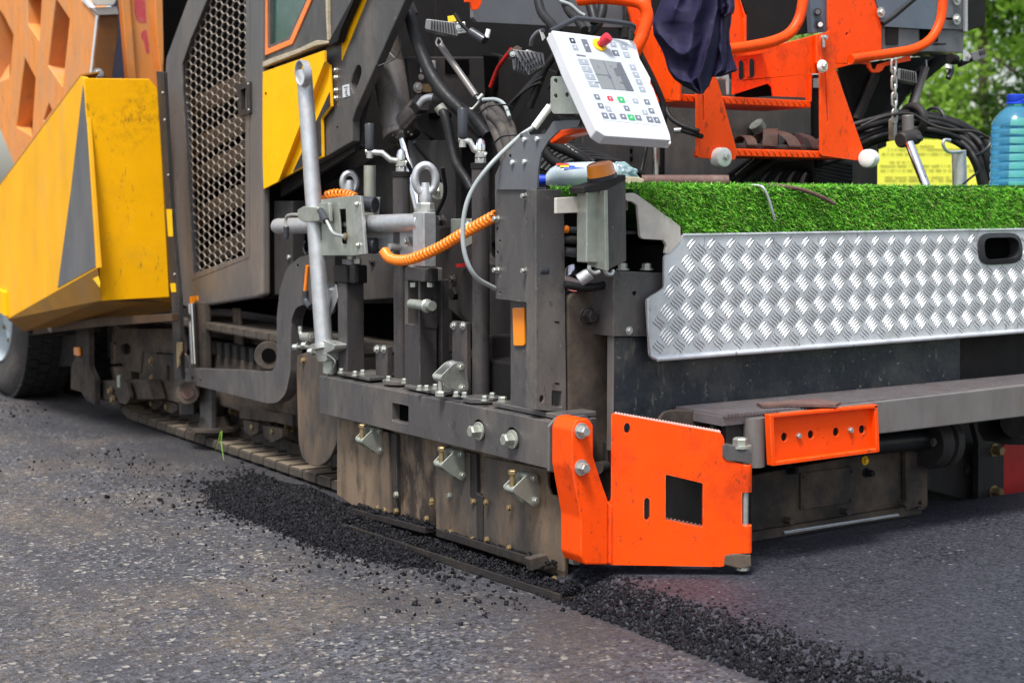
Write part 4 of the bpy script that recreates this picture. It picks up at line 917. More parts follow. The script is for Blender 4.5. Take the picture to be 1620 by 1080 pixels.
eye(553, 289, 13, 13, 5, .28, 318)
CY('handle_post', X(585, 330, .2), X(585, 262, .2), .022, 'zincg', P_); 
# cylinders with cranks
def crank(cx, yt, yb, xv, rp, hx, hy0, hy1):
    a, b = X(cx, yb, xv), X(cx, yt, xv); b.x, b.y = a.x, a.y; r = m_px(a, rp)
    cyl = CY('height_cylinder', a, b, r, 'pillarpaint', P_, n=32)
    CY('collar', b - Vector((0, 0, .012)), b + Vector((0, 0, .008)), r * 1.1, 'dark', cyl, n=32, bev=.002)
    boltv(b + Vector((0, 0, .006)), (0, 0, 1), r * .62, .02, 0).mk('nut', 'zinc', cyl); boltv(b + Vector((0, 0, .026)), (0, 0, 1), r * .58, .014, 1.1).mk('nut', 'zinc', cyl)
    V, Fc = lathe([(0, r * .55), (.018, r * .55), (.03, r * .46), (.038, r * .25), (.041, .001)], b + Vector((0, 0, .046)), (0, 0, 1), 20); mk('cap_nut', V, Fc, 'chrome', cyl, smooth=60)
    k = b + Vector((0, 0, .042)); h0 = on(hx, hy1 + 2, (k, -FW)); h0 = Vector(h0); h0.z = max(h0.z, k.z + .01)
    mid = k + (h0 - k) * .35 + Vector((0, 0, -.004)); mid2 = k + (h0 - k) * .6; mid2.z = h0.z
    ar = mk('crank_arm', *tubev([k - (h0 - k).normalized() * .02, k, mid, mid2, h0 + (h0 - k).normalized() * .015], .0105, 8), 'zinc', cyl, smooth=50)
    ar.scale = (1, 1, 1)
    top = on(hx, hy0, (h0, -FW)); top = Vector((h0.x, h0.y, top.z))
    V, Fc = lathe([(0, .005), (.006, .014), (.012, .0165), (.03, .0155), (top.z - h0.z - .004, .0165), (top.z - h0.z, .014)], h0 + Vector((0, 0, .003)), (0, 0, 1), 20); mk('crank_handle', V, Fc, 'handle', cyl, smooth=40)
    CY('handle_nut', h0 - Vector((0, 0, .018)), h0 + Vector((0, 0, .004)), .012, 'zinc', cyl, n=12)
    return cyl
crank(637, 275, 605, .12, 13.5, 585, 197, 240); crank(761, 262, 632, .12, 14, 732, 173, 222)
for c_, yb_ in ((633, 606), (763, 634)):
    p = Z(c_, yb_, ZB); CY('cylinder_foot', (p.x, p.y, ZB - .001), (p.x, p.y, ZB + .014), .062, 'grey', P_, n=10, bev=.002)
for x, y in ((615, 602), (640, 606), (648, 604), (735, 628), (767, 634), (779, 629), (722, 627)): beambolt(x, y)
# hinge brackets between the pillars
bxp('bracket', (594, 612, 622), 601, 548, .09, 'pillarpaint', P_, .004); bxp('bracket', (715, 738, 746), 625, 510, .10, 'pillarpaint', P_, .004)
for x, y in ((597, 552), (608, 552)): BT(x, y, PX(.09), 4.6, P_, 'zinc')
for x, y in ((718, 515), (733, 515)): BT(x, y, PX(.10), 4.6, P_, 'zinc')
bxp('auger_motor', (770, 775, 812), 600, 530, .2, 'greyd', P_, .01); PL('auger_flange', '774,595 812,602 812,640 774,634', PX(.17), .02, 'grey', P_, holes=[rnd(pts('789,612 793,613 793,630 789,629'), 2)])
mat('brownish', (.5, .3, .16, 1), .5); TB('rusty_hook', [X(640, 570, .2), X(636, 582, .2), X(637, 598, .2), X(642, 606, .2)], .012, 'foam', P_)
# dark plates behind: tow arm end and gearbox
PL('tow_arm', '693,360 760,350 760,405 800,430 808,560 760,560 745,520 700,480 690,440', PX(.34), .05, 'greyd', P_, r=6, bev=.006)
PL('tow_arm', '655,330 700,345 720,560 700,600 655,590', PX(.40), .05, 'greyd', P_, r=6)
PL('arm_cap', '742,410 800,418 812,470 808,545 770,545 722,490 724,440', PX(.30), .05, 'greyd', P_, r=8, bev=.008)
BT(730, 464, PX(.33), 11, P_, 'dark', wash=1.2, h=.035, name='hex_bolt'); BT(717, 441, PX(.33), 5, P_, 'greyd', name='plug')
PL('hose_tag', '721,418 735,416 736,422 722,423', PX(.29), .004, 'redpaint', P_, bev=0)
PL('clamp_plate', '713,346 745,346 748,385 735,392 728,378 713,372', PX(.22), .012, 'zincg', P_, r=2)
BT(737, 358, PX(.22), 6, P_, 'zinc', name='bolt'); BT(699, 348, PX(.3), 8, P_, 'greyd', wash=1.2, name='hex_bolt')
CY('washer_hub', X(694, 302, .28), X(694, 302, .31), .03, 'zincg', P_); BT(692, 302, PX(.275), 6, P_, 'zinc', name='bolt')
PL('yellow_tag', '697,505 704,502 706,520 699,535 696,530', PX(.3), .01, 'knobyellow', P_, r=2, bev=0)
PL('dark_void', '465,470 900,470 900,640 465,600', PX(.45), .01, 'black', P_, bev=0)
# rounded auger guard left of the beam
ag = PL('auger_guard', '468,562 490,556 512,575 528,600 533,660 533,700 520,728 505,738 490,736 478,725 472,700', PX(.13), .015, 'stainedgrey', P_, r=8, bev=.003)
BT(481, 570, PX(.13), 4.6, ag, 'brass', wash=1.1)
# ---- sensor pole with handle
pa, pb = X(513, 548, .02), X(481, 112, .02)
CY('sensor_pole', pa, pb, .033, 'galv', P_, r2=.029, n=32)
ringc = X(479.5, 116, .0); V, Fc = [], []
d_ = (pb - pa).normalized()
R_ = m_px(ringc, 17.5)
mb = MB(); nn = 28; U = Vector((0, -1, 0)); W_ = d_
for i in range(nn):                                        # flat strip bent to a loop
    a = 2 * pi * i / nn; e = U * cos(a) * 1.05 + W_ * sin(a) * 1.2
    V += [ringc + e * R_ + Vector((s * .014, 0, 0)) for s in (-1, 1)] + [ringc + e * R_ * .9 + Vector((s * .014, 0, 0)) for s in (1, -1)]
for i in range(nn):
    for j in range(4): Fc.append((i * 4 + j, i * 4 + (j + 1) % 4, ((i + 1) % nn) * 4 + (j + 1) % 4, ((i + 1) % nn) * 4 + j))
mk('pole_handle', V, Fc, 'galv', P_, smooth=40)
CY('pole_stub', X(522, 590, .035), X(522, 560, .035), .026, 'zincg', P_, bev=.002)
CY('pole_collar', X(514, 552, .02), X(513, 544, .02), .042, 'zinc', P_, bev=.002)
PL('foot_clamp', '490,545 510,538 530,545 528,553 516,558 516,572 503,572 500,560 488,556', PX(.0), .05, 'zinc', P_, r=3)
for (x, y) in ((472, 549), (486, 546), (496, 556)): boltv(X(x, y, .0), (-.5, .8, 0), .012, .02, 1.3).mk('bolt', 'zinc', P_)
CY('clamp_rod', X(470, 549, .01), X(505, 549, .01), .007, 'zinc', P_)
TB('clamp_lever', [X(494, 532, .03), X(482, 532, .03), X(476, 528, .03), X(475, 516, .03)], .009, 'zinc', P_)
CY('lever_hub', X(480, 533, .03), X(493, 533, .03), .017, 'zinc', P_)
TB('thin_wire', [X(500, 556, .0), X(520, 562, -.0), X(530, 575, -.0), X(512, 600, .0)], .0015, 'galv', P_, k=6)
# clamp, slide box and cross tube
bar = CY('cross_tube', X(440, 358, .08), X(668, 352, .08), .031, 'galv', P_, n=28, bev=.003)
mb = MB(); p = X(440, 358, .08)
V, Fc = lathe([(0, .031), (.01, .028), (.018, .018), (.02, .002)], p, (0, 1, 0), 28); mk('tube_end', V, Fc, 'galv', bar, smooth=60)
PL('slide_box', '508,316 560,309 562,404 509,404', PX(.025), .006, 'zincg', P_, holes=[rnd(pts('536,331 547,330 549,386 540,386'), 1)], bev=.001)
PL('slide_box_side', '560,309 570,310 578,402 562,404', PX(.024), .012, 'zinc', P_, bev=.002)
PL('slide_box_back', '515,312 600,312 598,345 515,345', PX(.13), .006, 'zincg', P_)
PL('slide_slot', '530,325 553,325 555,392 535,392', PX(.05), .004, 'dark', P_, bev=0)
for x, y, s in ((566, 323, 1), (568, 388, 1)):
    CY('bush', X(x + 4, y, .06), X(x + 28, y + 1, .09), .028, 'handle', P_, n=24, bev=.004); BT(x - 2, y, PX(.022), 3.4, P_, 'zinc')
PL('bush_yoke', '588,312 596,312 598,350 592,350', PX(.11), .006, 'zincg', P_)
PL('pole_clamp', '470,332 480,326 503,328 505,350 480,352 471,346', PX(-.012), .06, 'zincg', P_, r=3, bev=.003); 
for xx in (497,): PL('clamp_ear', '502,322 520,320 522,352 504,352', PX(-.0), .012, 'zincg', P_, r=3, bev=.002)
TB('lever', [X(473, 340, -.01), X(460, 340, -.01), X(453, 345, -.012), X(453, 362, -.012)], .0065, 'zinc', P_); CY('lever_grip', X(453, 358, -.012), X(453, 378, -.012), .012, 'handle', P_, r2=.009, bev=.003)
TB('lever', [X(509, 338, -.01), X(518, 352, -.014), X(528, 369, -.014), X(545, 374, -.005)], .0065, 'zinc', P_); CY('lever_grip', X(506, 332, -.01), X(516, 350, -.014), .012, 'handle', P_, r2=.013, bev=.003)
BT(546, 374, PX(.02), 4, P_, 'brass', name='lever_bolt')
# small tilted zinc tube beside the pole
CY('angle_tube', X(522, 452, .07), X(516, 492, .07), .034, 'galv', P_, bev=.003); PL('angle_tab', '518,465 531,450 534,470 520,506', PX(.065), .006, 'galv', P_)
TB('orange_lead', [X(487, 420, .05), X(485, 440, .05), X(483, 462, .05)], .008, 'orangecable', P_); TB('strain_relief', [X(483, 460, .05), X(484, 476, .05), X(492, 486, .05)], .013, 'handle', P_)
TB('clip', [X(482, 382, .05), X(480, 392, .05), X(484, 402, .05), X(490, 396, .05)], .004, 'handle', P_, k=6)
# ---- near post with amber reflector, channel and panel bracket
bxp('near_post', (807, 832, 849), 655, 470, .035, 'grey', P_, .004)
ch = PL('near_channel', '848,300 892,300 896,652 848,648', PY(.125), .05, 'grey', P_, bev=.003, holes=[circ(857, 631, 3.4, 6), rnd(pts('873,617 889,619 889,644 873,642'), 2)])
PL('channel_side', '848,300 862,296 862,648 848,648', PX(.085), .004, 'grey', P_, bev=.002)
PL('channel_back', '866,600 896,600 896,655 866,655', PY(.19), .01, 'dark', ch, bev=0); BT(881, 630, PY(.185), 5, ch, 'zinc', wash=1.1)
for y in (508, 605): PL('slot', [(878, y), (885, y + .5), (885, y + 2.5), (878, y + 2)], PY(.1235), .001, 'black', ch, bev=0)
PL('reflector', '810,487 829,486 829,547 812,547', PX(.028), .008, 'amber', P_, r=3, bev=.002)
BX('base_plate', (.03, .07, ZB - .001), (.17, .42, ZB + .014), 'grey', P_)
for x, y in ((795, 636), (885, 648), (823, 640)): beambolt(x, y, .013)
MPn = PX(.0)
mp_ = PL('mounting_plate', '783,278 790,262 806,240 822,215 833,208 835,216 845,214 851,262 849,300 848,470 842,479 784,472', MPn, .006, 'grey', P_, r=3, bev=.001,
   holes=[circ(x, y, 1.8, 2.2) for x, y in ((787, 362), (791, 381), (787, 399), (833, 347), (838, 363), (838, 401), (791, 463), (834, 466), (806, 248))])
for x, y in ((788, 346), (788, 427), (833, 310), (833, 428)): BT(x, y, MPn, 4.4, mp_, 'zinc', wash=1.2, h=.016)
for x, y in ((850, 309), (852, 428)): CY('rubber_mount', X(x - 4, y, .006), X(x - 4, y, .006) + Vector((.032, 0, 0)), .024, 'handle', mp_, bev=.003)
am = PL('bracket_arm', '822,217 833,207 836,214 862,212 875,192 905,190 918,190 914,200 885,206 868,222 856,242 851,270 849,300 784,300 790,262 806,240', PX(-.006), .006, 'conspanel', P_, r=2, bev=.001, holes=[circ(807, 247, 2.2, 3.4), circ(824, 215, 2.2, 3.4)])
for x, y in ((831, 221), (851, 220), (812, 257), (831, 256)): BT(x, y, PX(-.006), 4.2, am, 'alu', wash=0, h=.008, name='rivet')
PL('arm_flange', '868,222 885,206 905,203 935,205 910,212 890,217 872,228', PX(.05), .05, 'orange', P_, bev=.003)
# ---- control panel
cp0 = Y(873, 47, -.02)
Xd = (on(1003, 65, (cp0, Vector((0, 1, 0)))) - cp0)
nP = Vector((.02, -.80, .60)).normalized()
CPL = (cp0, nP)
cpn = PL('control_panel', '873,48 1001,64 1007,72 1012,92 1030,125 1029,132 1034,140 1060,212 1062,222 958,215 944,206 940,198 900,112 884,72', CPL, .035, 'white', P_, r=2, bev=.003)
PL('panel_rim', '872,47 880,47 945,206 960,217 1062,222 1062,228 957,221 941,210 897,118 893,112 880,78', (cp0 + nP * -.036, nP), .02, 'nylon', cpn, bev=.003)
CF = (cp0 + nP * .0008, nP); CG = (cp0 + nP * .0018, nP)
PL('membrane', '884,52 992,66 1046,200 953,190 946,180', CF, .0008, 'membrane', cpn, r=5, bev=0)
lcd = PL('display', '932,93 982,99 1003,144 952,140', CG, .001, 'lcd', cpn, bev=0)
CH = (cp0 + nP * .0024, nP)
for q in ('976,99 982,99 1003,144 991,143 981,120 976,121 970,108 976,108', '954,97 955,97 974,142 973,142', '942,117 962,119 962,120 943,118'): PL('display_field', q, CH, .0004, 'lcdd', lcd, bev=0)
for q in ('945,103 946,103 948,108 947,108', '960,117 965,118 968,124 963,124', '965,104 968,105 968,106 965,106', '981,129 986,130 987,133 982,132', '942,130 948,130 948,131 942,131'): PL('display_mark', q, CH, .0005, 'keygrey', lcd, bev=0)
def key(x, y, w, h, m='keygrey', dot=1):
    sk_ = .42                                              # keys follow the panel's slant
    q = [(x, y), (x + w, y + w * .09), (x + w + h * sk_, y + h + w * .09), (x + h * sk_, y + h)]
    k = PL('key', q, CG, .0014, m, cpn, r=1, bev=0)
    if dot:
        cx_, cy_ = x + w / 2 + h * sk_ / 2, y + h / 2; PL('key_symbol', [(cx_ - 1.6, cy_ - 1.4), (cx_ + 1, cy_ - 1.4), (cx_ + 1.8, cy_ + 1.6), (cx_ - .8, cy_ + 1.6)], CH, .0006, 'membrane' if m != 'red' else 'keylight', k, bev=0)
for i in range(4): key(914 + i * 5.2, 93 + i * 11.6, 15, 9, 'keylight')
for i in range(4): key(996 - 1 + i * 5, 102 + i * 11.6, 9, 8.5, 'keylight')
for x, y, w, h, m in ((900, 60, 8, 8, 'handle'), (904.5, 71, 8, 8, 'keylight'), (919, 62, 9, 20, 'keygrey'), (964, 66, 9, 8, 'keylight'), (968, 79, 9, 9, 'keygrey'), (980, 69, 10, 9, 'keylight'), (985, 82, 9, 9, 'keylight'),
                      (939, 149, 8, 8, 'keygrey'), (945, 163, 8, 8, 'keygrey'), (957, 168, 8, 8, 'keylight'), (951, 178, 9, 9, 'keygrey'), (963, 179, 9, 9, 'keygrey'),
                      (960, 152, 8, 7, 'red'), (976, 153, 10, 9, 'green'), (1000, 156, 8, 7, 'keylight'), (986, 167, 8, 8, 'keygrey'), (980, 180, 9, 8, 'keygrey'), (992, 181, 10, 9, 'green'), (1004, 182, 9, 8, 'keygrey'),
                      (1018, 157, 8, 8, 'keygrey'), (1025, 171, 8, 8, 'keygrey'), (1015, 174, 8, 7, 'keylight'), (1022, 184, 9, 9, 'keygrey'), (1033, 185, 9, 9, 'keygrey')):
    key(x, y, w, h, m)
mb = MB()                                                  # small printed word, too small to read
for i in range(7): v, f = slab([(912 + i * 2.1, 86.2 + i * .25), (913.4 + i * 2.1, 86.4 + i * .25), (914 + i * 2.1, 88.4 + i * .25), (912.7 + i * 2.1, 88.2 + i * .25)], CG, .0005); mb.add(v, f)
mb.mk('printed_word', 'handle', cpn, bev=0)
kc = on(948, 72, CF); s = 1 / (F / depth(kc))
V, Fc = lathe([(0, 12.5 * s), (.003, 12.5 * s), (.004, 11 * s)], kc, nP, 28); mk('stop_plate', V, Fc, 'knobyellow', cpn, smooth=30)
ka = (nP * .8 + RT * .35 + Vector((0, 0, .1))).normalized()
V, Fc = lathe([(0, 6 * s), (.012, 6 * s), (.013, 8 * s), (.03, 8.6 * s), (.036, 8 * s), (.038, 5 * s), (.038, .001)], kc + nP * .003, ka, 28); mk('stop_button', V, Fc, 'red', cpn, smooth=40)
HBP = (cp0 + Vector((0, -.0, .0)) - nP * .015, Vector((0, -.35, .94)))
mb = MB()
fr = [on(874, 45, CPL) - nP * .012, D(913, 29, depth(cp0) + .07), D(998, 39, depth(cp0) + .1), on(1001, 62, CPL) - nP * .012]
V, Fc = tubev(cat_rom([fr[0], fr[0] * .1 + fr[1] * .9, fr[1], fr[1] * .9 + fr[2] * .1, fr[2], fr[2] * .5 + fr[3] * .5, fr[3]], 4), .007, 8); mb.add(V, Fc)
mb.mk('hand_guard', 'handle', cpn, smooth=60)
PL('panel_mount', '871,124 874,121 894,121 900,128 921,168 918,180 875,180 871,172', PX(-.03), .12, 'zincg', P_, r=3, bev=.004, holes=[circ(879, 128, 3, 4), circ(879, 152, 3, 4), circ(897, 150, 3, 4)])
PL('mount_foot', '880,183 930,183 932,196 900,200 890,192', PX(.0), .06, 'greyd', P_)
# grey cable loop up to the panel, orange coil cable
k0 = depth(X(783, 457, 0))
TB('grey_cable', [D(873, 166, k0 - .05), D(862, 180, k0 - .03), D(845, 200, k0 - .03), D(820, 218, k0 - .05), D(775, 262, k0 - .1), D(745, 305, k0 - .1), D(733, 350, k0 - .1), D(735, 400, k0 - .1), D(752, 437, k0 - .08), D(784, 457, k0)], .0072, 'greycable', P_, k=10)
CY('cable_sleeve', D(870, 168, k0 - .06), D(845, 202, k0 - .06), .011, 'nylon', P_)
def coil(name, ctrl, R, r, turns, par):
    ax = cat_rom([Vector(c) for c in ctrl], 30); n = turns * 12; P = []
    u = None
    for i in range(n + 1):
        t = i / n * (len(ax) - 1); j = min(int(t), len(ax) - 2); c = ax[j].lerp(ax[j + 1], t - j); d = (ax[j + 1] - ax[j]).normalized()
        if u is None: _, u, w = frame(d)
        u = (u - d * u.dot(d)).normalized(); w = d.cross(u); a = 2 * pi * i / 12; P.append(c + (u * cos(a) + w * sin(a)) * R)
    v, f = tubev(P, r, 7); return mk(name, v, f, 'orangecable', par, smooth=60)
dz = 4.75
coil('coil_cable', [D(608, 398, 5.2), D(618, 409, 5.15), D(645, 411, 5.05), D(690, 394, 4.9), D(735, 368, 4.75), D(784, 341, 4.55)], .0135, .0056, 44, P_)
coil('coil_cable', [X(514, 310, .10), X(530, 306, .10), X(548, 307, .10), X(562, 312, .10)], .012, .0055, 9, P_)
# ---- beacon box
p = Y(925, 310, .0)
bx = PL('sensor_box', '954,292 990,279 991,413 957,429', PY(.0), .05, 'grey', P_, bev=.002)
PL('box_front', '924,303 956,301 958,428 929,420 926,360', PX(Y(955, 350, .0).x - .012), .012, 'zincg', P_, bev=.001)
a, b = Y(924, 305, .02), Y(956, 300, .0)
BX('box_core', (Y(927, 350, .015).x, .012, Y(955, 415, 0).z), (Y(955, 350, 0).x, .06, Y(955, 300, 0).z), 'zincg', P_, bev=.003)
PL('box_lid', '922,296 990,276 991,284 956,302 924,306', PY(-.005), .07, 'greyd', P_, bev=.003)
bd = (Y(973, 270, 0) - Y(930, 283, 0)).normalized(); up_ = bd.cross(Vector((0, 1, 0))); up_ = up_ if up_.z > 0 else -up_
bc = Y(953, 284, .03)
V, Fc = lathe([(0, .044), (.012, .044), (.012, .04)], bc, up_, 28); mk('beacon_base', V, Fc, 'handle', P_, smooth=30)
V, Fc = lathe([(.012, .041), (.045, .038), (.05, .03), (.052, .001)], bc, up_, 28); mk('amber_beacon', V, Fc, 'amber', P_, smooth=40)
for x, y in ((928, 306), (951, 304), (929, 387), (951, 387)): BT(x, y, PY(-.002), 1.8, P_, 'zinc', wash=0, name='screw')
TB('box_hook', [Y(958, 415, -.01), Y(957, 425, -.01), Y(960, 433, -.01), Y(967, 434, -.01), Y(970, 428, -.005)], .006, 'zinc', P_); TB('box_hook', [Y(932, 420, -.01), Y(933, 428, -.01), Y(940, 432, -.01), Y(948, 430, -.01)], .006, 'zinc', P_)
for (x, y, r, m) in ((912, 365, 6, 'handle'), (910, 380, 7, 'greyd'), (915, 400, 8, 'handle')): CY('connector', Y(x - 22, y - 2, .15), Y(x + 16, y + 1, .12), m_px(Y(x, y, .1), r), m, P_)
CY('orange_plug', Y(889, 363, .14), Y(897, 363, .14), .012, 'orangecable', P_)
CY('silver_connector', Y(916, 444, .05), Y(934, 432, .03), .019, 'galv', P_, bev=.003); CY('dome', Y(908, 447, .12), Y(908, 432, .16), .03, 'chrome', P_)
TB('black_loom', [Y(893, 450, .1), Y(930, 455, .08), Y(960, 448, .08), Y(968, 430, .1), Y(966, 420, .1)], .012, 'hose', P_)
# ---- big levelling cylinder
XC = .42
def CV(x, y, v=XC): return X(x, y, v)
cyl = CY('levelling_cylinder', CV(612, 100), CV(634, 208), .068, 'cylpaint', P_, n=40)
CY('cylinder_gland', CV(634, 206), CV(636, 216), .074, 'cylpaint', cyl, n=40, bev=.004)
CY('cylinder_head', CV(600, 40), CV(614, 104), .064, 'dusty', cyl, n=32)
for x, y in ((622, 213), (633, 209), (646, 208), (651, 212), (628, 216)): boltv(CV(x, y, XC - .07) , (0, -.4, -1), .006, .008, 0).mk('gland_screw', 'greyd', cyl)
CY('piston_rod', CV(637, 214), CV(668, 345), .026, 'chrome', cyl, n=24)
CY('port_boss', CV(640, 190, XC - .03), CV(662, 168, XC - .05), .035, 'cylpaint', cyl); CY('port_nut', CV(660, 170, XC - .05), CV(668, 162, XC - .05), .036, 'greyd', cyl, n=6)
HS('port_hose', [(664, 166), (672, 157), (684, 154), (700, 158)], 5.55, 5.5, 6, 'galv', P_); HS('hose', [(690, 156), (710, 160), (735, 175), (752, 190), (772, 215)], 5.5, 5.3, 9, 'hose', P_)
CY('ferrule', D(688, 155, 5.48), D(704, 159, 5.46), .021, 'greyd', P_)
HS('hose', [(697, 172), (706, 190), (714, 230), (722, 260), (738, 285), (746, 300)], 5.4, 5.3, 7.5, 'hose', P_, ); CY('ferrule', D(694, 168, 5.4), D(701, 178, 5.4), .02, 'zincg', P_)
PL('valve_block', '660,180 700,178 700,186 660,188', PX(.44), .04, 'black', P_, r=2)
PL('valve_plate', '644,178 686,180 692,190 684,199 650,198', PX(.5), .01, 'dark', P_); BT(656, 191, PX(.49), 6, P_, 'zincg', wash=1.2, name='fitting'); BT(670, 196, PX(.49), 3.6, P_, 'zincg', name='fitting')
PL('tie_label', '600,104 610,78 624,92 612,100', PX(.36), .004, 'nylon', P_, bev=0); HS('cable_tie', [(598, 105), (606, 102), (618, 97), (628, 90), (634, 75), (634, 60)], 5.5, 5.5, 1.2, 'hose', P_, k=6)
HS('hose', [(646, 5), (650, 30), (662, 70), (680, 115), (700, 145), (728, 175), (765, 215)], 5.6, 5.35, 10.5, 'hose', P_); CY('ferrule', D(641, 6, 5.58), D(649, 26, 5.58), .032, 'greyd', P_)
# spring strut
q0, q1 = D(697, 72, 5.25), D(753, 152, 5.15)
sp_ = CY('gas_spring', q0, q1, .0115, 'stepbeam', P_, n=16); TB('spring_eye', [D(693, 60, 5.25), D(690, 68, 5.25), D(694, 74, 5.25), D(699, 68, 5.25), D(695, 60, 5.25)], .003, 'zinc', sp_, k=6)
TB('spring_fork', [D(752, 152, 5.15), D(759, 158, 5.15), D(748, 172, 5.15), D(743, 172, 5.15)], .004, 'zinc', sp_, k=6); CY('fork_pin', D(756, 158, 5.15), D(764, 150, 5.15), .008, 'zinc', sp_)
# work lamps
def lamp(name, P4, d, nslat, m='lampgrey', th=.05):
    pl = (D(P4[0][0], P4[0][1], d), -FW); b = PL(name, P4, pl, th, m, P_, r=3, bev=.004); mb = MB()
    (x0, y0), (x1, y1) = P4[0], P4[1]; (x3, y3), (x2, y2) = P4[3], P4[2]
    for k in range(nslat):
        t = .18 + .7 * k / max(1, nslat - 1); a = (x0 + (x1 - x0) * t, y0 + (y1 - y0) * t); c = (x3 + (x2 - x3) * t, y3 + (y2 - y3) * t)
        v, f = slab([(a[0], a[1] + 1), (a[0] + 1.3, a[1] + 1), (c[0] + 1.3, c[1] - 3), (c[0], c[1] - 3)], (pl[0] - FW * .009, -FW), .009); mb.add(v, f)
    mb.mk('cooling_fin', m if m != 'lampgrey' else 'dark', b); return b
l1 = lamp('work_lamp', [(674, 30), (722, 36), (725, 58), (672, 46)], 5.15, 9)
PL('lamp_bracket', '722,35 736,35 738,52 724,54', (D(725, 40, 5.14), -FW), .01, 'zinc', l1); PL('lamp_tag', '708,26 720,24 722,34 709,35', (D(712, 30, 5.2), -FW), .004, 'knobyellow', l1, bev=0)
BT(727, 43, (D(727, 43, 5.13), -FW), 4, l1, 'zinc'); HS('lamp_cable', [(719, 22), (730, 38), (748, 56), (764, 66), (771, 60), (773, 48)], 5.12, 5.1, 3, 'hose', l1)
CY('cable_plug', D(744, 50, 5.12), D(766, 64, 5.1), .016, 'handle', l1); CY('cable_end', D(770, 60, 5.1), D(773, 47, 5.1), .008, 'nylon', l1)
l2 = lamp('work_lamp', [(810, 78), (860, 84), (862, 104), (836, 120)], 4.95, 6); l2d = (D(836, 100, 4.94), -FW)
PL('lamp_body', '810,92 834,78 860,86 862,104 836,120 812,110', (D(836, 100, 4.965), -FW), .04, 'lampgrey', l2, r=2, bev=.004)
mb = MB()
for k in range(10): x = 815 + k * 4.4; v, f = slab([(x, 90 - abs(k - 4) * .8 + 3), (x + 1.6, 90 - abs(k - 4) * .8 + 3), (x + 1.6, 108 + min(k, 9 - k) * 2), (x, 108 + min(k, 9 - k) * 2)], (D(836, 100, 4.94), -FW), .025); mb.add(v, f)
mb.mk('cooling_fin', 'handle', l2, bev=.001)
PL('lamp_bracket', '802,82 818,72 826,76 822,90 808,92', (D(812, 80, 4.96), -FW), .012, 'dusty', l2); BT(811, 86, (D(811, 86, 4.95), -FW), 3, l2, 'zinc')
HS('lamp_cable', [(840, 72), (842, 62), (850, 52), (860, 48)], 4.95, 4.9, 3.5, 'conspanel', l2); PL('cable_tag', '853,48 858,47 863,60 858,65', (D(858, 55, 4.9), -FW), .002, 'nylon', l2, bev=0)
# corrugated hoses and looms
HS('hose', [(850, -5), (857, 20), (872, 38), (884, 52)], 4.9, 4.75, 7.5, 'hose', P_); HS('hose', [(890, -5), (900, 18), (912, 30), (925, 48)], 4.9, 4.75, 7, 'hose', P_); HS('hose', [(930, -5), (936, 15), (941, 35)], 4.9, 4.85, 8, 'hose', P_); HS('hose', [(952, -5), (953, 15), (945, 40), (930, 55)], 4.95, 4.9, 8, 'hose', P_)
HS('hose', [(885, 2), (902, 8), (916, 20), (925, 25)], 4.85, 4.85, 3, 'greycable', P_)
for i, (dx, dy) in enumerate(((0, 0), (9, -3), (18, -4), (27, 2), (14, 10))):
    HS('sleeved_hose', [(766 + dx * .6, 170 + dy), (778 + dx, 195 + dy * .4), (790 + dx * .8, 225), (800 + dx * .5, 262), (806 + dx * .4, 320)], 5.0 - .01 * i, 4.85, 8, 'sleeve', P_)
TB('cable_tie', [D(757, 180, 4.93), D(775, 168, 4.9), D(800, 166, 4.9), D(812, 172, 4.93)], .003, 'hose', P_, k=6); TB('cable_tie', [D(780, 228, 4.85), D(795, 216, 4.83), D(820, 214, 4.83), D(830, 219, 4.86)], .003, 'hose', P_, k=6)
HS('hose', [(764, 158), (785, 158), (798, 166), (806, 185)], 5.0, 4.9, 3.2, 'greycable', P_)
for i in range(5): HS('thin_hose', [(868 - i * 3, 95 + i * 9), (850 - i * 3, 118 + i * 5), (826 - i * 3, 145 + i * 3), (808 - i * 2, 175)], 5.25, 5.3, 2.6, 'hose', P_)
HS('red_hose', [(810, 78), (796, 96), (786, 112), (776, 138)], 5.6, 5.7, 3.5, 'redpaint', P_)
HS('hose', [(856, 210), (875, 228), (900, 240), (920, 250), (935, 262)], 5.0, 5.0, 8, 'hose', P_); HS('hose', [(880, 222), (905, 235), (925, 248), (940, 258)], 5.05, 5.0, 6, 'hose', P_); HS('hose', [(852, 225), (870, 250), (890, 265), (900, 290)], 5.0, 5.0, 8, 'hose', P_)
mb = MB()
for k in range(8): x, y = 886 + k * 6, 222 + k * 4.2; v, f = slab([(x, y), (x + 4, y + 2.6), (x + 3.6, y + 4), (x - .4, y + 1.4)], (D(x, y, 4.985), -FW), .001); mb.add(v, f)
mb.mk('hose_print', 'hoseprint', P_, bev=0)
HS('hose', [(1052, 165), (1060, 185), (1078, 198), (1105, 208)], 5.3, 5.2, 4, 'hose', P_); CY('silver_pipe', D(1066, 207, 5.3), D(1080, 206, 5.3), .01, 'galv', P_); HS('hose', [(1078, 206), (1110, 216)], 5.3, 5.2, 4, 'hose', P_, sm=0)
CY('chrome_rod', Y(1037, 215, .9), Y(1037, 288, .9), .0115, 'chrome', P_); TB('black_rod', [Y(1048, 215, .95), Y(1048, 290, .95)], .009, 'dark', P_, sm=0)
HS('hose', [(1025, 222), (1018, 255), (1010, 290)], 5.6, 5.5, 3, 'hose', P_)
for y in (226, 239, 252): CY('hole', Y(997, y, 1.149), Y(997, y, 1.16), .010, 'black', P_)
TB('plate_seam', [Y(1038, 160, 1.145), Y(1050, 290, 1.145)], .002, 'dark', P_, sm=0, k=6)
PL('strap_plate', '1040,262 1048,262 1048,292 1040,292', PY(1.14), .004, 'dark', P_, bev=0)
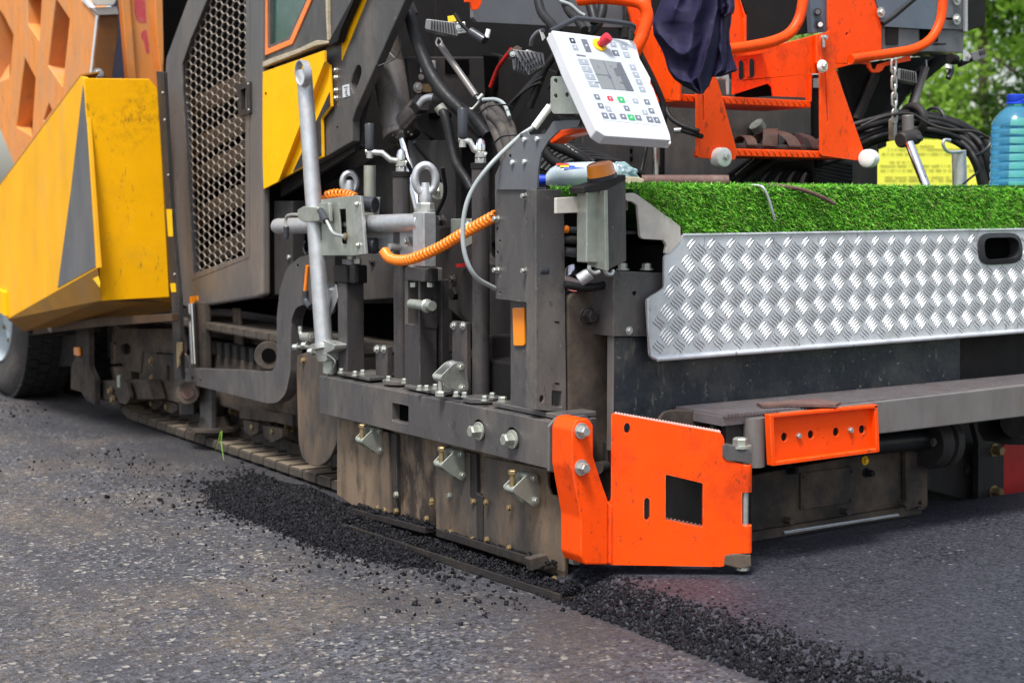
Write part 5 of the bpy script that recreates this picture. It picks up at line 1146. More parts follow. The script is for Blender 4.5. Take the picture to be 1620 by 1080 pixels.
for i, (q0_, q1_) in enumerate((((884, 70), (868, 140)), ((640, 250), (665, 330)), ((700, 265), (690, 340)), ((655, 225), (700, 300)))):
    HS('thin_hose', [q0_, ((q0_[0] + q1_[0]) / 2 + 9, (q0_[1] + q1_[1]) / 2 + 4), q1_], 5.3, 5.4, 3.4, 'hose', P_)
for i in range(6): HS('hose', [(842 + i * 7, 262 + i * 3), (868 + i * 6, 236 + i * 4), (900 + i * 8, 226 + i * 5), (940 + i * 10, 240 + i * 4), (985 + i * 8, 268 + i * 3), (1010 + i * 6, 295)], 5.35, 5.45, 4.5, 'hose', P_)
HS('hose', [(905, 60), (880, 85), (862, 110), (850, 140), (838, 170)], 5.2, 5.3, 6, 'hose', P_); HS('hose', [(1000, 60), (1015, 90), (1035, 130), (1050, 170), (1048, 215)], 5.25, 5.3, 5, 'hose', P_)
# ---- orange step structure
YS = .62
og = PL('step_side', '1010,30 1075,70 1075,110 1074,160 1045,158 1020,120', PX(Y(1072, 110, YS).x), .012, 'orange', P_, bev=.002)
zt = Y(1180, 156, YS).z
sx0, sx1 = Y(1072, 156, YS).x, Y(1283, 160, YS).x
up = BX('upper_step', (sx0, YS, zt - .022), (sx1, YS + .26, zt + .004), 'orange', P_, bev=.003)
BX('step_flange', (sx1 - .008, YS - .002, zt), (sx1 + .002, YS + .02, Y(1283, 116, YS).z), 'orange', up, bev=.001)
def diam(x0, x1, z, y, par):
    mb = MB()
    for k in range(int((x1 - x0) / .028)):
        x = x0 + .01 + k * .028; v, f = tubev([Vector((x, y - .001, z + .010)), Vector((x + .006, y - .003, z)), Vector((x + .014, y - .001, z - .009))], [.0012, .0022, .0012], 6); mb.add(v, f)
    mb.mk('tread_marks', 'orange', par, smooth=60)
diam(sx0, sx1, zt - .010, YS, up)
PL('riser_panel', '1160,75 1217,75 1311,50 1311,116 1283,117 1283,155 1224,152 1222,138 1216,132 1160,150', PY(YS + .12), .01, 'orange', P_, bev=.002,
   holes=[rnd([(1169, 97), (1175, 94), (1179, 99), (1179, 124), (1173, 128), (1169, 124)], 3), rnd([(1186, 94), (1192, 91), (1196, 96), (1196, 120), (1190, 125), (1186, 121)], 3)])
PL('riser_cap', '1155,80 1216,74 1216,84 1155,92', PY(YS + .08), .05, 'orange', P_)
PL('riser_hole', '1165,140 1216,130 1224,140 1224,152 1165,156', PY(YS + .2), .01, 'black', P_, bev=0)
sidep = PL('side_panel', '1292,55 1311,50 1311,-20 1378,-20 1395,38 1395,90 1330,107 1300,116 1292,100', PY(YS + .1), .012, 'orange', P_, bev=.002, holes=[circ(1340, 54, 2, 2.6), circ(1342, 98, 2, 2.6)])
PL('orange_post', '1148,-20 1165,-20 1180,25 1180,66 1160,76 1148,80', PY(YS + .02), .012, 'orange', P_, bev=.002)
PL('post_edge', '1170,-4 1178,22 1181,24 1181,66 1178,67 1177,28', PY(YS + .01), .012, 'orange', P_, bev=.001)
def hanger(q, slot, par=P_): return PL('hanger_arm', q, PY(YS - .06), .01, 'orange', par, r=4, bev=.003, holes=[rnd(pts(slot), 1)])
h1 = hanger('1103,110 1128,110 1136,130 1165,236 1164,252 1150,254 1103,249', '1111,150 1114,150 1115,191 1112,191')
h2 = hanger('1298,64 1301,54 1309,53 1315,60 1322,110 1366,238 1364,252 1356,254 1299,246', '1304,112 1307,112 1311,193 1308,196')
lz = Y(1260, 243, YS - .05).z; lx0, lx1 = Y(1165, 243, YS - .05).x, Y(1362, 243, YS - .05).x
lo = BX('lower_step', (lx0 - .01, YS - .045, lz - .014), (lx1, YS + .17, lz + .012), 'orange', P_, bev=.003); diam(lx0, lx1, lz, YS - .045, lo)
for cx, cy in ((1143, 249), (1365, 251)):
    c = Y(cx, cy, YS - .08); V, Fc = lathe([(0, .006), (0, .028), (.004, .033), (.028, .035), (.045, .033), (.05, .02)], c + Vector((0, -.015, 0)), (-.0, 1, 0) if cx < 1200 else (1, .3, 0), 32); r = mk('roller', V, Fc, 'nylon', P_, smooth=40); r.name = 'step_roller'
    if cx < 1200: boltv(c + Vector((0, -.014, 0)), (0, -1, 0), .011, .014, 0).mk('nut', 'zinc', r)
V, Fc = lathe([(0, .004), (0, .018), (.004, .022), (.012, .024)], Y(1304, 105, YS - .085), (0, 1, 0), 24); kn = mk('knob', V, Fc, 'nylon', P_, smooth=40); boltv(Y(1303, 105, YS - .086), (0, -1, 0), .011, .012, 0).mk('nut', 'zinc', kn)
CY('slot_bolt', Y(1302, 60, YS - .07), Y(1303, 75, YS - .07), .006, 'zinc', P_); boltv(Y(1301, 60, YS - .06), (0, -1, 0), .009, .02, 1).mk('bolt', 'zinc', P_)
TB('handrail', [Y(1152, 78, YS - .04), Y(1190, 73, YS - .04), Y(1225, 65, YS - .04), Y(1250, 52, YS - .04), Y(1265, 28, YS - .04), Y(1271, -5, YS - .04), Y(1272, -40, YS - .04)], .0195, 'orange', P_, k=16)
TB('handrail', [Y(1346, 94, YS - .04), Y(1400, 86, YS - .04), Y(1445, 78, YS - .04), Y(1472, 62, YS - .04), Y(1487, 35, YS - .04), Y(1492, 0, YS - .04), Y(1493, -40, YS - .04)], .018, 'orange', P_, k=16)
TB('handrail', [D(915, 0, 4.75), D(950, -3, 4.72), D(990, 0, 4.72), D(1015, 6, 4.7), D(1024, 25, 4.7), D(1018, 52, 4.7), D(1008, 75, 4.7), D(1000, 92, 4.72)], .0195, 'orange', P_, k=16)
PL('inner_plate', '990,0 1030,0 1045,165 1010,70', PY(.85), .01, 'orange', P_)
PL('rail_bracket', '1346,100 1375,94 1380,108 1385,112 1390,102 1440,88 1441,96 1400,105 1396,112 1385,116 1378,112 1372,102', PY(YS - .03), .008, 'orange', P_, bev=.001)
PL('rail_hook', '1372,105 1376,104 1380,110 1388,111 1394,104 1398,106 1392,115 1380,115', PY(YS - .035), .008, 'orange', P_)
for x in (1172,): PL('galv_hook', '1128,115 1152,115 1154,122 1154,150 1150,150 1149,126 1140,124 1128,128', PY(YS - .0), .006, 'galv', P_)
PL('console_black', '1176,-20 1286,-20 1286,52 1182,68 1182,24 1172,-2', PY(YS + .16), .2, 'dark', P_, bev=.004)
PL('button_strip', '1281,-20 1312,-20 1313,50 1286,53', PY(YS + .12), .03, 'consblue', P_, bev=.003)
for x, y, m in ((1294, 19, 'lampgrey'), (1298, 39, 'nylon')): CY('button', Y(x, y, YS + .12), Y(x, y, YS + .095), .014, 'greyd', P_); CY('button_cap', Y(x, y, YS + .1), Y(x, y, YS + .088), .009, m, P_)
PL('console_box', '1383,-20 1530,-20 1530,52 1527,48 1396,42', PY(YS + .1), .25, 'conspanel', P_, bev=.003)
PL('console_blue', '1381,-20 1483,-20 1478,47 1396,42', PY(YS + .096), .004, 'consblue', P_, bev=0)
PL('console_end', '1529,-20 1560,-20 1559,42 1548,44 1529,50', PY(YS + .14), .25, 'dark', P_, bev=.003); PL('box_edge', '1527,-20 1531,-20 1531,50 1527,50', PY(YS + .085), .01, 'galv', P_, bev=0)
PL('console_base', '1396,40 1525,48 1524,84 1470,82 1396,85', PY(YS + .11), .2, 'conspanel', P_, bev=.003); PL('opening', '1402,42 1422,42 1421,71 1402,71', PY(YS + .105), .004, 'dark', P_, bev=0); PL('opening', '1456,45 1484,46 1484,66 1456,64', PY(YS + .105), .004, 'black', P_, bev=0)
PL('slot', '1498,28 1508,29 1508,32 1498,31', PY(YS + .09), .004, 'black', P_, bev=0); PL('slot', '1478,69 1497,69 1497,71 1478,71', PY(YS + .1), .004, 'black', P_, bev=0)
for x, y in ((1393, 20), (1513, 31), (1513, 0)): BT(x, y, PY(YS + .09), 5, P_, 'zinc', wash=1.7)
HS('hose', [(1450, -5), (1430, 12), (1412, 27), (1396, 38)], 5.55, 5.5, 4.5, 'hose', P_)
# chain and latch
zz = YS - .05
prev = None
chn = None
for k in range(7):
    y0 = 98 + k * 13.2; c = Y(1413.5 + k * .3, y0 + 7, zz)
    d = Vector((0, 0, -1)); side = Vector((1, 0, 0)) if k % 2 == 0 else Vector((.45, .9, 0)); hl, hw = .0235, .0125
    loop = []
    for a in range(16):
        t = 2 * pi * a / 16; loop.append(c + side * hw * cos(t) + Vector((0, 0, 1)) * (hl * .62 * (1 if sin(t) > 0 else -1) + hw * sin(t)))
    v, f = tubev(loop + [loop[0]], .0046, 8); o = mk('chain_link', v, f, 'zinc', chn or P_, smooth=60)
    if chn is None: chn = o; o.name = 'chain'
PL('chain_latch', '1408,190 1412,186 1416,188 1418,216 1414,223 1408,222', PY(zz), .008, 'padtop', P_, r=2, bev=.001)
PL('latch_tongue', '1415,186 1419,186 1419,217 1431,211 1432,215 1420,223 1415,221', PY(zz - .004), .008, 'galv', P_, r=1)
# below the console: dark shroud, strut, lamp, loom
PL('shroud', '1330,105 1400,95 1500,86 1470,100 1410,190 1395,190 1385,292 1330,292 1362,240', PY(1.0), .02, 'dark', P_, bev=0)
PL('shroud_panel', '1300,115 1345,110 1440,108 1400,180 1388,185 1388,235 1300,235', PY(1.1), .02, 'greyd', P_, bev=0); TB('brace', [Y(1385, 120, .98), Y(1355, 190, .98)], .02, 'greyd', P_, sm=0); TB('brace', [Y(1495, 88, .9), Y(1420, 150, .9), Y(1400, 190, .9)], .03, 'dark', P_, sm=0)
PL('lower_box', '1320,225 1389,218 1389,345 1320,345', PY(.95), .06, 'greyd', P_, bev=.006); PL('block', '1388,212 1402,206 1403,232 1389,237', PY(.97), .05, 'dark', P_, r=3)
PL('cover_dark', '1288,118 1299,118 1299,240 1288,240', PY(.9), .02, 'dark', P_); PL('small_plate', '1287,124 1298,124 1298,139 1287,139', PY(.89), .004, 'galv', P_, bev=0)
l3 = lamp('work_lamp', [(1421, 108), (1450, 114), (1451, 132), (1420, 126)], 5.9, 7)
CY('gas_spring', Y(1464, 107, .8), Y(1443, 174, .8), .016, 'stepbeam', P_, n=16); TB('spring_wire', [Y(1465, 95, .8), Y(1466, 108, .8)], .004, 'galv', P_, sm=0, k=6); TB('spring_wire', [Y(1444, 172, .8), Y(1440, 180, .8)], .005, 'galv', P_, sm=0, k=6)
TB('hose', [Y(1452, 118, .85), Y(1447, 145, .85), Y(1438, 170, .85), Y(1425, 180, .85)], .012, 'hose', P_)
l4 = PL('work_lamp', '1535,84 1558,77 1562,91 1540,97', (Y(1535, 84, .75), Vector((-.5, -.8, 0))), .05, 'lampgrey', P_, r=1, bev=.002); PL('lamp_back', '1518,98 1536,84 1540,97 1520,106', (Y(1535, 84, .76), Vector((-.5, -.8, 0))), .04, 'dark', l4)
mb = MB()
for k in range(3): x = 1549 + k * 3.4; v, f = slab([(x, 80 - k), (x + 1.2, 80 - k), (x + 3.4, 88 - k), (x + 2.2, 88 - k)], (Y(1535, 84, .745), Vector((-.5, -.8, 0))), .004); mb.add(v, f)
mb.mk('cooling_fin', 'dark', l4); PL('lamp_bracket', '1524,80 1532,82 1536,90 1533,97 1523,97', (Y(1530, 88, .72), Vector((-.5, -.8, 0))), .008, 'galv', l4, r=2); BT(1532, 90, (Y(1530, 88, .715), Vector((-.5, -.8, 0))), 3, l4, 'zinc')
TB('lamp_cable', [Y(1507, 88, .7), Y(1503, 100, .7), Y(1505, 112, .7), Y(1500, 124, .7)], .012, 'handle', l4); CY('lamp_plug', Y(1512, 95, .68), Y(1503, 92, .68), .02, 'dark', l4); CY('cable_end', Y(1501, 103, .695), Y(1500, 109, .695), .014, 'nylon', l4)
# loom of black hoses
for i in range(9):
    o_ = (i - 4); 
    g_ = (o_ + 4) / 8; j_ = lambda a, b: a + (b - a) * g_ + 2.2 * mnoise.noise(Vector((i * 1.7, a * .1, b * .1)))
    zz_ = .03 * math.sin(i * 2.4)
    TB('loom_hose', [Y(1290, j_(226, 262), .78), Y(1340, j_(202, 246), .74), Y(1385, j_(187, 224), .68 + zz_), Y(1430, j_(179, 214), .62), Y(j_(1488, 1474), j_(186, 213), .56 - zz_), Y(j_(1532, 1518), j_(203, 228), .5), Y(j_(1562, 1542), j_(232, 258), .45 + zz_), Y(j_(1576, 1556), 312, .40)], .0125, 'hose', P_, k=9)
TB('thin_lead', [Y(1362, 200, .6), Y(1400, 184, .56), Y(1440, 180, .52), Y(1470, 196, .48), Y(1500, 205, .44), Y(1540, 208, .42), Y(1565, 218, .4)], .0055, 'greyd', P_)
for x, y in ((1444, 190), (1478, 190), (1548, 232)):
    V, Fc = ringv(Y(x, y, .6 if x < 1500 else .44), (1, -.2, (.1 if x < 1500 else -.8)), .07 if x < 1460 else .062, .007 if x > 1460 else .016, n=24, sx=1, sy=.75, flat=1); mk('loom_clamp', V, Fc, 'greyd' if x < 1460 else 'handle', P_, smooth=60)
for k in range(7): TB('under_hose', [Y(1165 + k * 22, 300, .9), Y(1185 + k * 20, 272, .88), Y(1215 + k * 16, 258 + k * 1.5, .86), Y(1290, 254 + k * 5, .84), Y(1345, 262 + k * 6, .8)], .018, 'hose', P_)
TB('under_hose', [Y(1130, 300, .8), Y(1165, 275, .8), Y(1200, 250, .8), Y(1220, 235, .82)], .02, 'hose', P_); TB('under_hose', [Y(1150, 310, .8), Y(1185, 280, .8), Y(1225, 248, .8)], .018, 'hose', P_)
mb = MB()
for k in range(7): x, y = 1163 + k * 4.4, 276 - k * 3.7; v, f = slab([(x, y), (x + 3.4, y - 2.9), (x + 4.2, y - 1.9), (x + .8, y + 1)], PY(.778), .001); mb.add(v, f)
mb.mk('hose_print', 'hoseprint', P_, bev=0)
CY('brass_fitting', Y(1196, 196, 1.1), Y(1202, 205, 1.1), .03, 'zincg', P_); PL('fitting_base', '1190,202 1210,206 1212,214 1190,214', PY(1.12), .04, 'dark', P_)
# rod on a ball joint right of the loom, standing on the deck
CY('adjuster_rod', Y(1438, 226, .45), Y(1472, 312, .35), .0165, 'chrome', P_, n=20); CY('rod_knuckle', Y(1424, 222, .5), Y(1450, 216, .5), .03, 'greyd', P_, bev=.006); CY('rod_clamp', Y(1436, 182, .52), Y(1437, 216, .52), .022, 'stepbeam', P_, bev=.004)
CY('rod_clamp', Y(1450, 215, .49), Y(1449, 222, .49), .026, 'handle', P_, bev=.004)
CY('deck_post', Y(1517, 238, .3), Y(1519, 318, .3), .026, 'galv', P_, n=28, bev=.002)
TB('post_hook', [Y(1522, 240, .28), Y(1505, 241, .28), Y(1497, 238, .28), Y(1492, 229, .28), Y(1494, 222, .28), Y(1503, 222, .28)], .006, 'galv', P_)
TB('thin_lead', [Y(1518, 296, .25), Y(1535, 282, .25), Y(1548, 272, .25)], .004, 'hose', P_)
# ================================================================== THINGS ON THE MACHINE
mat('turf', (.12, .43, .018, 1), .55, 0, bump=0, var=.3); mat('turf2', (.22, .58, .04, 1), .5, 0, bump=0, var=.2); mat('turfdry', (.30, .30, .09, 1), .7, 0, bump=0, var=.3); mat('turf3', (.022, .10, .008, 1), .6, 0, bump=0, var=.2)
tl = X(1003, 300, .2)
gx0, gx1 = Y(1062, 360, .0).x - .06, 2.45
gz0, gz1 = 1.042, 1.180
def turf_front(x):                                          # height of the turf edge, sagging towards its cut corner on the left
    return gz0 + .002 if x > Y(1080, 360, 0).x else gz0 + .002 + (Y(1080, 360, 0).x - x) * .62
mb = MB(); v, f = slab(pts('1000,299 1720,292 1720,362 1079,368 1077,356 1012,309 1003,305'), PY(.008), .45); mb.add(v, f)
v, f = boxv((.08, .12, gz0 + .09), (.46, .19, gz1 - .012)); mb.add(v, f)
TF = mb.mk('turf_mat', 'turf3', None, bev=0)
prop(TF, 'bright green artificial grass mat covering the aluminium screed deck', 'grass mat')
def blades(n, gen, name, m, L=.02):
    V = np.zeros((n, 5, 3)); 
    for i in range(n):
        p, nr = gen(); d = Vector((rng.normal(), rng.normal(), rng.normal())) * .75 + Vector(nr); d.normalize(); s = d.cross(Vector((rng.normal(), rng.normal(), rng.normal()))).normalized() * rng.uniform(.0007, .0013)
        l = L * rng.uniform(.45, 1.35); bend = Vector((rng.normal() * .4, rng.normal() * .4, rng.normal() * .3 - .5)) * l * .4
        p = Vector(p); mid = p + d * l * .55; tip = p + d * l + bend
        V[i] = [p - s, p + s, mid + s, mid - s, tip]
    f = [];
    for i in range(n): k = i * 5; f += [(k, k + 1, k + 2, k + 3), (k + 3, k + 2, k + 4)]
    return mk(name, V.reshape(-1, 3), f, m, TF)
xL = Y(1003, 300, .03).x
def gfront():
    while True:
        x = rng.uniform(xL, 2.35) if rng.random() < .9 else rng.uniform(xL, xL + .4); z = rng.uniform(gz0, gz1)
        lim = Y(1080, 360, 0).x
        if x < lim and z < gz0 + .012 + (lim - x) * .60: continue
        return (x, .008, z), (0, -.9, .1)
def gtop(): return (rng.uniform(xL, 2.35), rng.uniform(.01, .3) ** 1, gz1), (0, -.2, 1)
def gleft(): return (rng.uniform(.08, .42), rng.uniform(.12, .19), gz1 - .012 - .02 * rng.random()), (0, -.6, 1)
for m, k in (('turf', 1), ('turf2', .6), ('turf3', .5), ('turfdry', .14)):
    blades(int(17000 * k), gfront, 'blade', m, .017); blades(int(5000 * k), gtop, 'blade', m, .014); blades(int(1800 * k), gleft, 'blade', m, .018)
# blue water bottle
by = .14; bz = 1.185
bc = Y(1603, 290, by); bc = Vector((bc.x, by, bz - .004)); s = depth(bc) / F
BT_ = thing('water_bottle', 'large blue plastic water bottle with ribbed body standing on the green turf at the right', 'bottle', tuple(bc))
prof = [(0, .001), (0, 30), (2, 34)]
yy = 4
for k in range(7): prof += [(yy, 36), (yy + 6, 36.5), (yy + 9, 35.6), (yy + 11, 34.2), (yy + 13, 35.6)]; yy += 13
prof += [(yy + 1, 36), (yy + 8, 35), (yy + 17, 30), (yy + 26, 22), (yy + 32, 15), (yy + 34, 12.5), (yy + 39, 12.5), (yy + 39.5, .001)]
V, Fc = lathe([(a * s, r * s) for a, r in prof], bc, (0, 0, 1), 40)
mk('bottle_body', V, Fc, 'bluewater', BT_, smooth=70)
V, Fc = lathe([((yy + 37) * s, 15.5 * s), ((yy + 38.5) * s, 15.5 * s), ((yy + 40) * s, 13 * s), ((yy + 42) * s, 14 * s), ((yy + 51) * s, 14 * s), ((yy + 52) * s, 12.5 * s), ((yy + 52) * s, .001)], bc, (0, 0, 1), 32); mk('bottle_cap', V, Fc, 'bluecap', BT_, smooth=40)
zt_ = bc.z + (yy + 42) * s
TB('bottle_handle', [Vector((bc.x - 8 * s, by - 10 * s, zt_ - 3 * s)), Vector((bc.x + 6 * s, by - 16 * s, zt_ + 2 * s)), Vector((bc.x + 20 * s, by - 22 * s, zt_ + 9 * s)), Vector((bc.x + 34 * s, by - 22 * s, zt_ + 10 * s)), Vector((bc.x + 40 * s, by - 10 * s, zt_ + 2 * s)), Vector((bc.x + 24 * s, by - 2 * s, zt_ - 2 * s)), Vector((bc.x + 12 * s, by, zt_ - 2 * s))], 1.8 * s, 'bluecap', BT_, k=8)
# jug lying behind the beacon
JG = thing('detergent_jug', 'milky plastic jug with blue label lying on its side behind the amber beacon', 'jug', tuple(Y(910, 292, .35)))
jd0 = depth(Y(910, 280, .33))
def loft(secs, n=24):
    V = []; Fc = []
    for (c, ax, ry, rz) in secs:
        c = Vector(c)
        V += [c + FW * (-1) * ry * cos(2 * pi * i / n) + UP * rz * sin(2 * pi * i / n) for i in range(n)]
    for j in range(len(secs) - 1):
        for i in range(n): Fc.append((j * n + i, j * n + (i + 1) % n, (j + 1) * n + (i + 1) % n, (j + 1) * n + i))
    Fc += [tuple(range(n)), tuple(range(len(secs) * n - 1, (len(secs) - 1) * n - 1, -1))]; return V, Fc
q = jd0 / F
sec = [(862, 284, 4), (864, 284, 9), (870, 281, 14), (882, 278, 18), (900, 276.5, 19.5), (930, 276, 20), (955, 275, 19), (970, 274, 17), (978, 274, 12), (981, 274, 3)]
V, Fc = loft([(D(x, y, jd0), 0, r * q * 1.1, r * q) for x, y, r in sec]); mk('jug_body', V, Fc, 'milky', JG, smooth=70)
sec = [(893, 268, 12.0), (905, 267.5, 13), (935, 267, 13.2), (968, 266.5, 11)]
def patch(name, x0, x1, y0, y1, m, par, bulge=0.0):
    V = []; Fc = []; n = 10
    for i in range(n + 1):
        x = x0 + (x1 - x0) * i / n
        for j in range(5):
            t = j / 4; yy_ = y0(x) + (y1(x) - y0(x)) * t
            cy = 276.5; r_ = 19.8; dd = max(0, 1 - ((yy_ - cy) / r_) ** 2) ** .5
            V.append(D(x, yy_, jd0 - dd * r_ * q * 1.1 - .003))
    for i in range(n):
        for j in range(4): Fc.append((i * 5 + j, i * 5 + j + 1, (i + 1) * 5 + j + 1, (i + 1) * 5 + j))
    return mk(name, V, Fc, m, par, smooth=80)
patch('jug_label', 892, 962, lambda x: 258.2, lambda x: 268 + (x - 892) * -.05, 'labelblue', JG); patch('label_stripe', 880, 916, lambda x: 258.6, lambda x: 261.5, 'labelred', JG); patch('label_stripe', 886, 900, lambda x: 261.5, lambda x: 264.5, 'knobyellow', JG)
V, Fc = lathe([(0, 8 * q), (.02, 8.6 * q), (.024, 6 * q)], D(863, 285, jd0), -RT, 24); mk('jug_cap', V, Fc, 'bluecap', JG, smooth=40)
# crumpled clear bottle
V = []; n1, n2 = 22, 18; c0 = Y(985, 275, .3)
bmx = bmesh.new(); bmesh.ops.create_icosphere(bmx, subdivisions=4, radius=1)
for v in bmx.verts:
    p = v.co; k = 1 + .32 * mnoise.noise(p * 2.4 + Vector((3, 1, 2))) + .16 * abs(mnoise.noise(p * 6)); taper = 1 - .22 * p.x
    v.co = c0 + RT * p.x * 24 * q * k + UP * p.y * 17 * q * k * taper + FW * p.z * 16 * q * k
vs = [v.co.copy() for v in bmx.verts]; fs = [[v.index for v in f.verts] for f in bmx.faces]; bmx.free()
prop(mk('crumpled_bottle', vs, fs, 'clear', None, smooth=45), 'crumpled clear plastic bottle with pale blue tint on the turf beside the amber beacon', 'bottle')
# rusty pipe on the turf
pz = gz1 + .014
a, b = Y(1015, 288, .2), Y(1152, 283, .06); a.z = b.z = pz
V = []; d, u, w = frame(b - a); n = 28
for c, r in ((a, .019), (b, .019), (b, .015), (b - d * .25, .015)): V += [c + (u * cos(2 * pi * i / n) + w * sin(2 * pi * i / n)) * r for i in range(n)]
Fc = [(j * n + i, j * n + (i + 1) % n, (j + 1) * n + (i + 1) % n, (j + 1) * n + i) for j in range(3) for i in range(n)] + [tuple(range(n))]
prop(mk('steel_pipe', V, Fc, 'rust', None, smooth=40), 'rusty open ended steel pipe lying on the green turf mat', 'pipe')
prop(PL('scrap_board', '965,290 970,283 985,279 1010,280 1020,284 1018,292 970,293', (Y(990, 287, .16), -FW), .06, 'foam', None, r=3, bev=.006), 'flat brown scrap lying on the turf behind the beacon box', 'scrap')
TBp = lambda n_, P, r, m, lab, cat: prop(TB(n_, P, r, m, None, k=10), lab, cat)
TBp('bent_wire', [Y(1186, 293, .03), Y(1200, 294, .0), Y(1208, 298, -.018), Y(1216, 315, -.024), Y(1222, 335, -.026), Y(1226, 348, -.024)], .0045, 'galv', 'thin grey bent rod hooked over the front edge of the green turf', 'rod')
rb = [Y(1215, 293, .04), Y(1240, 295, .01), Y(1268, 300, -.01), Y(1298, 311, -.022), Y(1321, 323, -.026)]
ax = cat_rom(rb, 14); rr = [.006 + (.0014 if i % 3 == 0 else 0) for i in range(len(ax))]
v, f = tubev(ax, rr, 10); prop(mk('rebar_rod', v, f, 'rust', None, smooth=40), 'curved rusty ribbed steel rod hanging over the front of the green turf', 'rod')
# sandals on the lower step
def sandal(nm, label, x0, x1, yb, ypl, flip, cls='leather'):
    a, b = Y(x0, yb, ypl), Y(x1, yb, ypl); z = lz + .0125; L = (b - a).length
    t = thing(nm, label, 'sandal', (a.x, ypl, z))
    ol = [(0, .030), (.06, .040), (.2, .044), (.38, .036), (.55, .038), (.75, .046), (.9, .044), (.98, .028), (1, 0), (.97, -.028), (.88, -.04), (.7, -.04), (.5, -.034), (.35, -.036), (.18, -.04), (.05, -.034), (0, -.015)]
    P2 = [Vector((a.x + u * L, ypl + w_, z)) for u, w_ in ol]; n = len(P2)
    hh = .019
    V = P2 + [p + Vector((0, 0, hh + .006 * abs(((p.x - a.x) / L) - .5))) for p in P2]
    mk('sole', V, [tuple(range(n)), tuple(range(2 * n - 1, n - 1, -1))] + [(i, (i + 1) % n, n + (i + 1) % n, n + i) for i in range(n)], 'sole', t, bev=.006)
    def strap(u0, u1, wd, hgt_):
        V = []; m_ = 13
        for i in range(m_):
            s_ = i / (m_ - 1); u = u0 + (u1 - u0) * s_; yv = -.045 + .09 * s_; zz_ = z + hh * .7 + hgt_ * math.sin(pi * s_) ** .6
            for dx, dz in ((-wd, 0), (wd, 0), (wd, .004), (-wd, .004)): V.append(Vector((a.x + u * L + dx, ypl + yv, zz_ + dz)))
        F_ = [(i * 4 + j, i * 4 + (j + 1) % 4, (i + 1) * 4 + (j + 1) % 4, (i + 1) * 4 + j) for i in range(m_ - 1) for j in range(4)]
        mk('strap', V, F_, cls, t, smooth=50)
    if flip: strap(.35, .62, .026, .055); strap(.68, .40, .022, .05)
    else: strap(.36, .64, .036, .062); strap(.74, .34, .030, .054); strap(.10, .12, .024, .034)
    return t
sandal('sandal', 'brown crossed strap sandal on the lower orange step, nearest the left hanger arm', 1166, 1271, 239, YS + .02, 0)
sandal('sandal', 'brown sandal behind and right of the other on the lower orange step, greenish toe', 1222, 1304, 240, YS + .12, 1)
# jacket hanging
def cloth(rows, d0, fold, seed, par, name, ncol=84, sub=9):
    V = []; rr = []
    for i in range(len(rows) - 1):
        for k in range(sub):
            t = k / sub; t2 = t * t * (3 - 2 * t) * .5 + t * .5; rr.append([rows[i][j] * (1 - t2) + rows[i + 1][j] * t2 for j in range(3)])
    rr.append(list(rows[-1])); n = len(rr)
    for layer in (0, 1):
        for i, (y, xl, xr) in enumerate(rr):
            for j in range(ncol):
                u = j / (ncol - 1); x = xl + (xr - xl) * u
                bul = math.sin(pi * u) ** .5 if 0 < u < 1 else 0
                f1 = fold(u, i / n, seed)
                dd = -.055 * bul - f1 * bul if layer == 0 else .035 * bul
                V.append(D(x + 2.5 * mnoise.noise(Vector((u * 4, y * .03, seed))), y, d0 + dd))
    Fc = []
    for l in (0, 1):
        o_ = l * n * ncol
        for i in range(n - 1):
            for j in range(ncol - 1): Fc.append((o_ + i * ncol + j, o_ + i * ncol + j + 1, o_ + (i + 1) * ncol + j + 1, o_ + (i + 1) * ncol + j))
    o_ = n * ncol
    for j in range(ncol - 1): Fc.append(((n - 1) * ncol + j, (n - 1) * ncol + j + 1, o_ + (n - 1) * ncol + j + 1, o_ + (n - 1) * ncol + j))
    for i in range(n - 1):
        for j in (0, ncol - 1): Fc.append((i * ncol + j, (i + 1) * ncol + j, o_ + (i + 1) * ncol + j, o_ + i * ncol + j))
    return mk(name, V, Fc, 'jacket', par, smooth=180)
def rdg(x, y, z): return (1 - abs(mnoise.noise(Vector((x, y, z)))) * 1.6)
def fold_a(u, v, s):                                        # swags hanging from the left shoulder, long folds to the right
    w_ = .35 * mnoise.noise(Vector((u * 2, v * 2, s)))
    lg = max(0, rdg(u * 3.0 + 1.1 * v + w_, v * 1.1, s)) ** 3
    t = (v * 3.1 + 1.9 * (u - .42) ** 2 * 2 + w_) % 1.0; sw = (1 - abs(2 * t - 1)) ** 2.2 * max(0, min(1, (.72 - u) * 4)) * max(0, min(1, (v - .12) * 5))
    return .045 * lg + .042 * sw + .02 * mnoise.noise(Vector((u * 3, v * 2.4, s + 2)))
def fold_b(u, v, s): return .035 * abs(math.sin(6 * u + 3 * v + s)) + .012 * mnoise.noise(Vector((u * 4, v * 5, s)))
JK = thing('jacket', 'dark navy blue work jacket hanging over the orange handrail', 'jacket', tuple(D(1090, 60, 4.95)))
cloth([(-40, 1062, 1130), (-10, 1050, 1140), (15, 1040, 1142), (35, 1032, 1140), (55, 1034, 1140), (75, 1044, 1138), (95, 1052, 1134), (112, 1058, 1130), (125, 1066, 1126), (136, 1080, 1122), (143, 1094, 1116), (149, 1104, 1113)], 4.95, fold_a, 1.0, JK, 'jacket_body')
cloth([(-40, 1120, 1160), (0, 1118, 1160), (25, 1120, 1158), (50, 1122, 1155), (70, 1124, 1155), (84, 1126, 1158), (100, 1124, 1163), (112, 1122, 1166), (122, 1124, 1140)], 5.02, fold_b, 3.0, JK, 'jacket_sleeve', 24)
cloth([(-20, 1130, 1158), (0, 1136, 1162), (12, 1138, 1163), (22, 1140, 1161), (25, 1142, 1150)], 4.96, fold_b, 5.0, JK, 'jacket_hood', 16)
